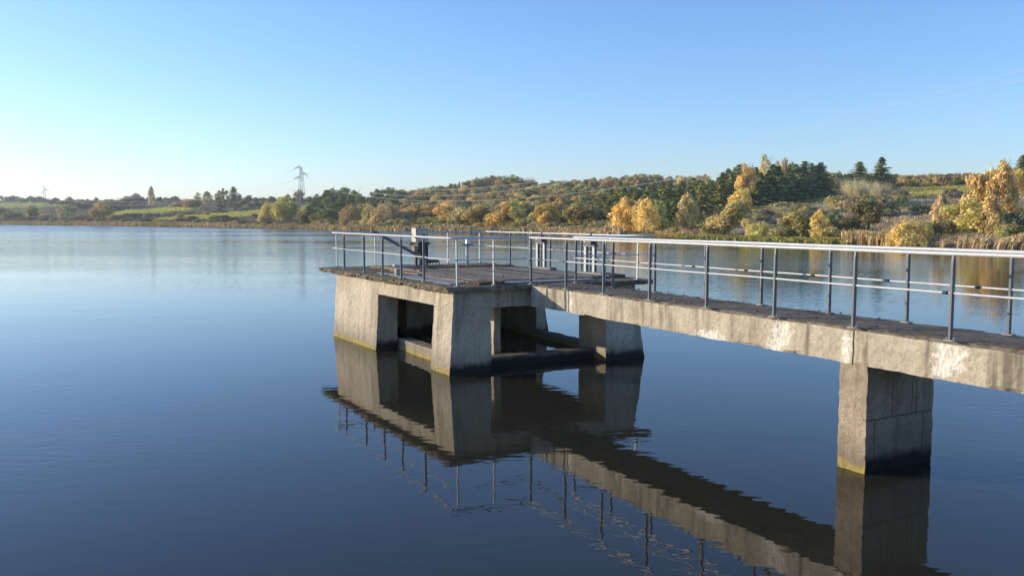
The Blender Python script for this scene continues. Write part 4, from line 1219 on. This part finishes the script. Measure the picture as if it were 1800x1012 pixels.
for i in range(26):
    x = -10 + i * 21 + U(-6, 6)
    y0 = float(np.interp(x, [-10, 200, 370, 560], [387.5, 390, 392.5, 395]))
    mass('shore', 'bush', x, y0, y0 - U(5, 9), U(16, 28), random.choice(('dolive', 'farbrown', 'purple')))

# -- fallen leaves and moss crumbs lying on the deck and walkway
C_, N_, s_l, t_l = [], [], [], []
for i in range(1500):
    if i < 850: u_, w_ = U(-8.2, 0.1), U(0.0, 4.9)
    else: u_, w_ = U(0.3, 13.0), random.choice((U(1.86, 2.1), U(2.7, 2.96), U(1.86, 2.96)))
    if nz3(u_, w_, 0, 0.9) < -0.12: continue
    on_board = -5.6 < u_ < -0.6 and 0.75 < w_ < 4.5
    p_ = S(u_, w_, 1.925 if on_board else 1.889)
    C_.append(p_); N_.append((random.gauss(0, .25), random.gauss(0, .25), 1)); s_l.append(U(0.012, 0.034))
    j_ = math.exp(random.gauss(0, .35)); k_ = random.choice(((0.34, 0.25, 0.13), (0.22, 0.16, 0.09), (0.16, 0.15, 0.06), (0.09, 0.075, 0.055)))
    t_l.append(tuple(v * j_ for v in k_))
lm = leafy('fallen_leaves', C_, N_, s_l, (0.5, 0.9), t_l, 0.2)
lo2 = bpy.data.objects.new('fallen_leaves', lm); link(lo2); lo2.color = (1, 1, 1, 1)
tag(lo2, 'dry fallen leaves and moss crumbs scattered over the deck and the walkway', 'leaves', kind='stuff')

# ------------------------------------------------------------------ ground cover and reeds
def blades(name, pts, hts, cols, wid, lean_dir=None, mat='reed'):
    V, Fc, T_ = [], [], []
    for (p, h, c) in zip(pts, hts, cols):
        a = random.uniform(0, 3.1416); w = wid * random.uniform(0.6, 1.3)
        dx, dy = math.cos(a) * w, math.sin(a) * w
        lx, ly = random.gauss(0, 0.10) * h, random.gauss(0, 0.10) * h
        if lean_dir: lx += lean_dir[0] * h * random.uniform(.4, 1.2); ly += lean_dir[1] * h * random.uniform(.4, 1.2)
        n = len(V)
        V += [(p[0] - dx, p[1] - dy, p[2]), (p[0] + dx, p[1] + dy, p[2]), (p[0] + dx + lx * .6, p[1] + dy + ly * .6, p[2] + h * .68), (p[0] - dx + lx * .6, p[1] - dy + ly * .6, p[2] + h * .68),
              (p[0] + lx, p[1] + ly, p[2] + h)]
        Fc += [(n, n + 1, n + 2, n + 3), (n + 3, n + 2, n + 4)]
        T_ += [c] * 5
    o = mesh_obj(name, V, Fc, M[mat])
    set_tint(o.data, T_)
    return o


def shore_run(x0, x1, step_m, rows, row_gap, hgt, palette, first=-0.8, holes=0.0):
    pts, hts, cols = [], [], []
    x = x0
    while x < x1:
        p = profile(x)[0]
        q = at_depth(x, HY, p[0])
        q2 = at_depth(x + 1, HY, profile(x + 1)[0][0])
        gl = math.hypot(q2[0] - q[0], q2[1] - q[1])
        wob = 1.6 * nz3(x * 0.06, 0, 0) + 0.9 * nz3(x * 0.22, 1, 0)
        for r in range(rows):
            Y = p[0] + first + wob + r * row_gap + random.uniform(-.3, .3)
            g = at_depth(x + random.uniform(-.5, .5) * step_m / gl, HY, Y)
            k = nz3(g[0], g[1], 0, 0.10); k2 = nz3(g[0], g[1], 5, 0.6)
            if k2 < -0.5 + holes: continue
            cl = abs(nz3(g[0], g[1], 2, 0.22))
            h = hgt * (0.72 + 0.75 * min(cl, 0.5) + 0.22 * k) * (1 + 0.15 * k2) * random.uniform(0.8, 1.1) * min(1.0, 0.55 + 0.11 * r)
            z = max(-0.1, ground_pt(x, max(Y, p[0]))[2] - 0.1) if Y > p[0] else -0.15
            c = palette[int((nz3(g[0], g[1], 9, 0.05) * 0.5 + 0.5 + random.uniform(-.25, .25)) * len(palette)) % len(palette)]
            j = math.exp(random.gauss(0, .16))
            pts.append((g[0], g[1], z)); hts.append(h + 0.1); cols.append((c[0] * j, c[1] * j, c[2] * j))
        x += step_m / gl
    return pts, hts, cols


TAN = [(0.62, 0.46, 0.24), (0.68, 0.52, 0.28), (0.54, 0.40, 0.19), (0.50, 0.41, 0.17), (0.42, 0.32, 0.15)]
a = shore_run(-260, 420, 0.26, 14, 0.45, 2.35, TAN)
b = shore_run(420, 1092, 0.13, 11, 0.4, 1.75, TAN)
o = blades('reed_bed', a[0] + b[0], a[1] + b[1], a[2] + b[2], 0.2)
tag(o, 'tan reed bed along the far shore from the left edge to the golden poplars', 'reeds', kind='stuff')
GRN = [(0.36, 0.33, 0.085), (0.42, 0.36, 0.10), (0.28, 0.28, 0.075), (0.46, 0.36, 0.13)]
a = shore_run(1070, 1495, 0.09, 18, 0.35, 0.62, GRN, -1.4)
tag(blades('bank_grass', *a, 0.15), 'green and ochre bank grass on the right shore', 'grass', kind='stuff')
ORA = [(0.66, 0.42, 0.20), (0.62, 0.41, 0.20), (0.56, 0.37, 0.16)]
a = shore_run(1152, 1235, 0.12, 6, 0.4, 1.5, ORA, 3.6)
b = shore_run(1482, 1580, 0.07, 14, 0.3, 1.75, ORA + TAN, -0.6)
tag(blades('tall_reeds', a[0] + b[0], a[1] + b[1], a[2] + b[2], 0.07), 'orange tan tall reeds on the right shore beside the golden willow', 'reeds', kind='stuff')
a = shore_run(1615, 1900, 0.06, 16, 0.3, 1.5, [(0.66, 0.50, 0.28), (0.58, 0.43, 0.24), (0.50, 0.36, 0.19), (0.70, 0.54, 0.32)], -0.8)
tag(blades('dry_grass', *a, 0.055, lean_dir=(0.45, -0.25)), 'dry straw coloured grass leaning over the water at the right shore', 'grass', kind='stuff')


def cover():
    C, N, s, col = [], [], [], []
    for i in range(3000):
        x = U(-60, 1900)
        p = profile(x)
        y = U(p[-1][1], p[1][1])
        if any(in_poly(x, y, P) for P, _ in MEADOW): continue
        Y = depth_at(x, y)
        g = at_depth(x, y, Y)
        base = land_colour(x, y)
        j = math.exp(random.gauss(0, .18))
        if x > 1280 and random.random() < 0.62:      # rough tan grass
            for q in range(26):
                a_ = U(0, 6.283)
                C.append((g[0] + random.gauss(0, 2.2), g[1] + random.gauss(0, 2.2), g[2] + 0.15)); N.append((math.cos(a_), math.sin(a_), 0.2)); s.append(U(0.22, 0.42))
                jj = j * math.exp(random.gauss(0, .12))
                col.append((base[0] * 1.3 * jj, base[1] * 1.3 * jj, base[2] * 1.15 * jj))
            continue
        r = U(1.0, 2.3) * (0.7 + 0.0016 * Y)
        flat = U(0.2, 0.42) if x > 1280 else U(0.35, 0.75)
        pal = random.choice(((1.35, 1.2, 1.0), (1.2, 1.2, 1.0), (1.5, 1.2, 0.95), (1.05, 1.1, 0.9)))
        for q in range(44):
            d = Vector((random.gauss(0, 1), random.gauss(0, 1), abs(random.gauss(0, .9)))).normalized()
            rr = r * U(0.7, 1.1)
            C.append((g[0] + d.x * rr, g[1] + d.y * rr, g[2] + d.z * rr * flat)); N.append(tuple(d)); s.append(U(0.22, 0.42) * (0.7 + 0.002 * Y))
            jj = j * math.exp(random.gauss(0, .2))
            col.append((base[0] * pal[0] * jj, base[1] * pal[1] * jj, base[2] * pal[2] * jj))
    me = leafy('undergrowth', C, N, s, (0.14, 0.32), col, 0.9, up=np.asarray(N) * 0.7 + np.array([0, 0, 0.9]))
    o = bpy.data.objects.new('undergrowth', me); link(o); o.color = (1, 1, 1, 1)
    tag(o, 'brown scrub and rough grass covering the hillsides between the trees', 'undergrowth', kind='stuff')


cover()
for nm in ('reed_bed', 'bank_grass', 'tall_reeds', 'dry_grass'): bpy.data.objects[nm].color = (1, 1, 1, 1)

def meadow():
    C, N, s, col = [], [], [], []
    for P, c in MEADOW[:-1]:
        if max(c) < 0.25: continue
        xs_ = [q[0] for q in P]; ys_ = [q[1] for q in P]
        n = 0; tries = 0
        want = int(60 + 0.9 * (max(xs_) - min(xs_)) * (max(ys_) - min(ys_)))
        while n < want and tries < want * 6:
            tries += 1
            x = U(min(xs_), max(xs_)); y = U(min(ys_), max(ys_))
            if not in_poly(x, y, P): continue
            Y = depth_at(x, y)
            g = at_depth(x, y, Y)
            k = 0.5 + Y / 260.0
            j = math.exp(random.gauss(0, .12)) * (1 + 0.25 * nz3(g[0], g[1], 0, 0.05))
            for q in range(5):
                a_ = U(0, 6.283)
                C.append((g[0] + random.gauss(0, .9) * k, g[1] + random.gauss(0, .9) * k, g[2] + 0.12 * k)); N.append((math.cos(a_), math.sin(a_), 0.45)); s.append(0.26 * k)
                col.append((min(.85, c[0] * 1.15 * j), min(.85, c[1] * 1.1 * j), c[2] * 1.1 * j))
            n += 1
    me = leafy('meadow_grass', C, N, s, (0.5, 0.9), col, 0.3)
    o = bpy.data.objects.new('meadow_grass', me); link(o); o.color = (1, 1, 1, 1)
    tag(o, 'pale green short grass on the sloping fields between the hedges', 'grass', kind='stuff')


meadow()

# ------------------------------------------------------------------ power line
P_NEAR = ground_pt(531, depth_at(531, 391)); P_FAR = ground_pt(80, depth_at(80, 380))
ntop = at_depth(536, 294, P_NEAR[1])[2]; ftop = at_depth(81, 328, P_FAR[1])[2]
LINE = Vector((P_NEAR[0] - P_FAR[0], P_NEAR[1] - P_FAR[1], 0)).normalized()
ARM = Vector((-LINE.y, LINE.x, 0))          # across the line


def pylon(pos, ztop, label):
    h = ztop - pos[2] + 0.3
    rz = math.atan2(ARM.y, ARM.x)
    r = tag(empty('power_pylon', (pos[0], pos[1], pos[2] - 0.3), rz), label, 'pylon', 'lattice pylons of the power line')
    m = MB()
    wd = lambda z: 1.35 * (1 - z / h) ** 0.9 * 0.9 + 0.34
    th = 0.036
    lev = [h * t for t in (0, 0.15, 0.29, 0.42, 0.54, 0.65, 0.75, 0.83, 0.89, 0.95, 1.0)]
    cr = lambda z: [(-wd(z), -wd(z), z), (wd(z), -wd(z), z), (wd(z), wd(z), z), (-wd(z), wd(z), z)]
    for z0, z1 in zip(lev[:-1], lev[1:]):
        A, B = cr(z0), cr(z1)
        for k in range(4):
            m.bar(A[k], B[k], 0.08, 0.08)
            m.bar(A[k], B[(k + 1) % 4], th, th); m.bar(A[(k + 1) % 4], B[k], th, th)
            m.bar(B[k], B[(k + 1) % 4], th, th)
    m.build('lattice_mast', M['pylon'], r)
    tips = []
    for z, sgn, L in ((h * 0.985, -1, 2.9), (h * 0.875, 1, 2.9), (h * 0.80, -1, 3.2)):
        a = MB(); b_ = wd(z)
        for s_ in (-1, 1):
            a.bar((sgn * b_, s_ * b_, z), (sgn * L, 0, z - 0.15), 0.11, 0.11)
            a.bar((sgn * b_, s_ * b_, z + 0.9), (sgn * L, 0, z - 0.15), 0.10, 0.10)
            a.bar((sgn * (b_ + L) / 2, s_ * b_ / 2, z - .08), (sgn * b_, s_ * b_, z + .9), 0.07, 0.07)
        c_ = a.build('crossarm', M['pylon'], r)
        i_ = MB(); i_.tube([(sgn * L, 0, z - 0.2), (sgn * L, 0, z - 0.9)], 0.10, 6); i_.build('insulator', M['insulator'], c_)
        tips.append(Vector((pos[0], pos[1], pos[2] - 0.3 + z - 0.9)) + ARM * (sgn * L))
    return tips


t_near = pylon(P_NEAR, ntop, 'tall grey lattice pylon on the shore left of the pine grove')
t_far = pylon(P_FAR, ftop, 'small pale lattice pylon far off above the left shore')


def wire(pts, label, rad=0.029):
    m = MB(); m.tube(pts, rad, 5)
    tag(m.build('power_line_wire', M['wire'], None, True), label, 'wire', 'wires of the power line')


WHICH = ('top', 'middle', 'lowest')
# sight lines read along each wire to the right of the near pylon
SEEN = [[(700, 332), (760, 334), (830, 331), (900, 325.5), (1000, 311), (1540, 190), (1800, 124)],
        [(640, 337), (720, 344.5), (800, 344), (860, 338), (950, 327), (1240, 271), (1520, 206), (1800, 140)],
        [(600, 334), (660, 346), (710, 353), (790, 357), (870, 354), (960, 344), (1045, 335), (1170, 315), (1420, 271), (1628, 226), (1800, 188)]]
for k in range(3):
    a, b = t_far[k], t_near[k]
    pts = [tuple(a.lerp(b, t / 30) - Vector((0, 0, 9.0 * 4 * (t / 30) * (1 - t / 30)))) for t in range(31)]
    wire(pts, 'thin %s wire strung between the far pylon and the near pylon' % WHICH[k], 0.03)
    # plan line of the next span runs towards the right of the viewer
    ts, zs_ = [0.0], [b.z]
    wts = [6.0]
    dirn = LINE
    for (x, y) in SEEN[k]:
        r = ray(x, y)
        # intersect the vertical plane of the span with the sight line
        den = r[0] * dirn.y - r[1] * dirn.x
        t_ = (b.x * dirn.y - b.y * dirn.x) / den
        X, Yv, Z = r[0] * t_, r[1] * t_, H + r[2] * t_
        s_ = (X - b.x) * dirn.x + (Yv - b.y) * dirn.y
        ts.append(s_); zs_.append(Z); wts.append(1.0)
    co = np.polyfit(ts, zs_, 3, w=wts)
    end = max(ts) * 1.25
    pts = []
    for i in range(61):
        s_ = end * i / 60
        pts.append((b.x + dirn.x * s_, b.y + dirn.y * s_, float(np.polyval(co, s_))))
    wire(pts, 'long %s wire sagging from the near pylon over the lake and up to the right' % WHICH[k])


def pole(x, yb, yt, label, arm=True):
    Y = depth_at(x, yb); p = ground_pt(x, Y); h = at_depth(x, yt, Y)[2] - p[2]
    r = tag(empty('utility_pole', (p[0], p[1], p[2] - .2), 0.2), label, 'pole')
    MB().tube([(0, 0, 0), (0, 0, h + .2)], [0.16, 0.12], 8).build('shaft', M['wood_pole'], r, True)
    if arm:
        m = MB(); m.box((-0.9, -0.06, h - 0.25), (0.9, 0.06, h - 0.1)); c = m.build('crossarm', M['wood_pole'], r)
        m = MB()
        for q in (-0.8, 0, 0.8): m.tube([(q, 0, h - 0.1), (q, 0, h + 0.1)], 0.06, 6)
        m.build('insulator', M['insulator'], c)


pole(878.5, 399, 350, 'pale wooden utility pole with crossarm on the shore behind the platform')
pole(349, 389, 362, 'thin dark pole standing at the lower left green field', False)


def house(x, yb, wpx, hpx, rpx, label, turn):
    Y = depth_at(x, yb); p = ground_pt(x, Y); k = Y / F
    w, h, rh = wpx * k, hpx * k, rpx * k
    d = w * 0.7
    r = tag(empty('house', (p[0], p[1], p[2] - .3), turn), label, 'house', None)
    m = MB(); m.box((-w / 2, -d / 2, 0), (w / 2, d / 2, h + .3)); n = len(m.v)
    m.v += [(-w / 2, -d / 2 + .02, h + .3), (-w / 2, d / 2 - .02, h + .3), (-w / 2, 0, h + rh + .2), (w / 2, -d / 2 + .02, h + .3), (w / 2, d / 2 - .02, h + .3), (w / 2, 0, h + rh + .2)]
    m.f += [(n, n + 2, n + 1), (n + 3, n + 4, n + 5)]
    m.build('wall', M['plaster'], r)
    m = MB(); o_ = 0.4
    for s_ in (-1, 1):
        n = len(m.v)
        m.v += [(-w / 2 - o_, s_ * (d / 2 + o_), h + .1), (w / 2 + o_, s_ * (d / 2 + o_), h + .1), (w / 2 + o_, 0, h + rh + .35), (-w / 2 - o_, 0, h + rh + .35),
                (-w / 2 - o_, s_ * (d / 2 + o_), h + .3), (w / 2 + o_, s_ * (d / 2 + o_), h + .3), (w / 2 + o_, 0, h + rh + .55), (-w / 2 - o_, 0, h + rh + .55)]
        m.f += [tuple(n + i for i in q) for q in ((0, 1, 2, 3), (4, 5, 6, 7), (0, 1, 5, 4), (1, 2, 6, 5), (3, 0, 4, 7))]
    m.build('roof', M['roof'], r)
    for q in (-0.25, 0.25):
        m = MB(); m.box((q * w - .5, -d / 2 - .04, h * .45), (q * w + .5, -d / 2 + .02, h * .45 + 1.2)); m.build('window', M['window'], r)


house(46, 357.5, 8, 3.6, 2.6, 'small white walled far house left of its larger neighbour on the left ridge', 0.5)
house(57, 358.5, 11, 4.0, 4.0, 'larger white gabled far house with dark roof on the left ridge', 1.2)
house(20, 356.5, 13, 3.0, 3.0, 'low long far house under the thin tree at the left edge', 0.2)
house(1308, 363, 9, 7.5, 2.5, 'small pale hut half hidden behind the yellow olive tree at the spruce stand', 0.4)

# ------------------------------------------------------------------ light mist in the far air
hv = MB(); hv.box((-3500, -120, -6.0), (1800, 2900, 62.0))
hm = bpy.data.materials.new('haze_air'); hm.use_nodes = True
hm.node_tree.nodes.clear()
ho_ = hm.node_tree.nodes.new('ShaderNodeOutputMaterial'); pv = hm.node_tree.nodes.new('ShaderNodeVolumePrincipled')
pv.inputs['Color'].default_value = (0.86, 0.92, 1.0, 1); pv.inputs['Density'].default_value = 0.0002; pv.inputs['Anisotropy'].default_value = 0.3
hm.node_tree.links.new(pv.outputs[0], ho_.inputs['Volume'])
tag(hv.build('haze', hm), kind='stuff')

# ------------------------------------------------------------------ light, sky, camera
SUN_AZ, SUN_EL = R(-75.8), R(11.5)
sv = Vector((math.sin(SUN_AZ) * math.cos(SUN_EL), math.cos(SUN_AZ) * math.cos(SUN_EL), math.sin(SUN_EL)))
ld = bpy.data.lights.new('sun', 'SUN'); ld.energy = 2.95; ld.angle = R(0.53); ld.color = (1.0, 0.87, 0.64)
lo_ = bpy.data.objects.new('sun', ld); link(lo_); lo_.rotation_euler = sv.to_track_quat('Z', 'Y').to_euler()
wd_ = bpy.data.worlds.new('World'); SC.world = wd_; wd_.use_nodes = True
nt = wd_.node_tree; bg = nt.nodes['Background']
sky = nt.nodes.new('ShaderNodeTexSky'); sky.sky_type = 'NISHITA'; sky.sun_disc = False
sky.sun_elevation = SUN_EL; sky.sun_rotation = SUN_AZ
sky.altitude = 200; sky.air_density = 1.0; sky.dust_density = 0.4; sky.ozone_density = 4.5
tw = nt.nodes.new('ShaderNodeMix'); tw.data_type = 'RGBA'; tw.blend_type = 'MULTIPLY'; tw.inputs[0].default_value = 1.0; tw.inputs[7].default_value = (1.05, 0.95, 1.0, 1)
nt.links.new(sky.outputs[0], tw.inputs[6]); nt.links.new(tw.outputs[2], bg.inputs['Color']); bg.inputs['Strength'].default_value = 0.15

cam = bpy.data.cameras.new('camera'); cam.sensor_width = 36; cam.lens = 36 * F / 1800; cam.clip_end = 20000; cam.clip_start = 0.1
co_ = bpy.data.objects.new('camera', cam); link(co_); co_.location = (0, 0, H); co_.rotation_euler = (math.pi / 2 - PITCH, 0, 0)
SC.camera = co_
SC.view_settings.view_transform = 'Standard'; SC.view_settings.look = 'None'; SC.view_settings.gamma = 1; SC.view_settings.exposure = EXPO
SC.cycles.max_bounces = 8
SC.cycles.use_denoising = True
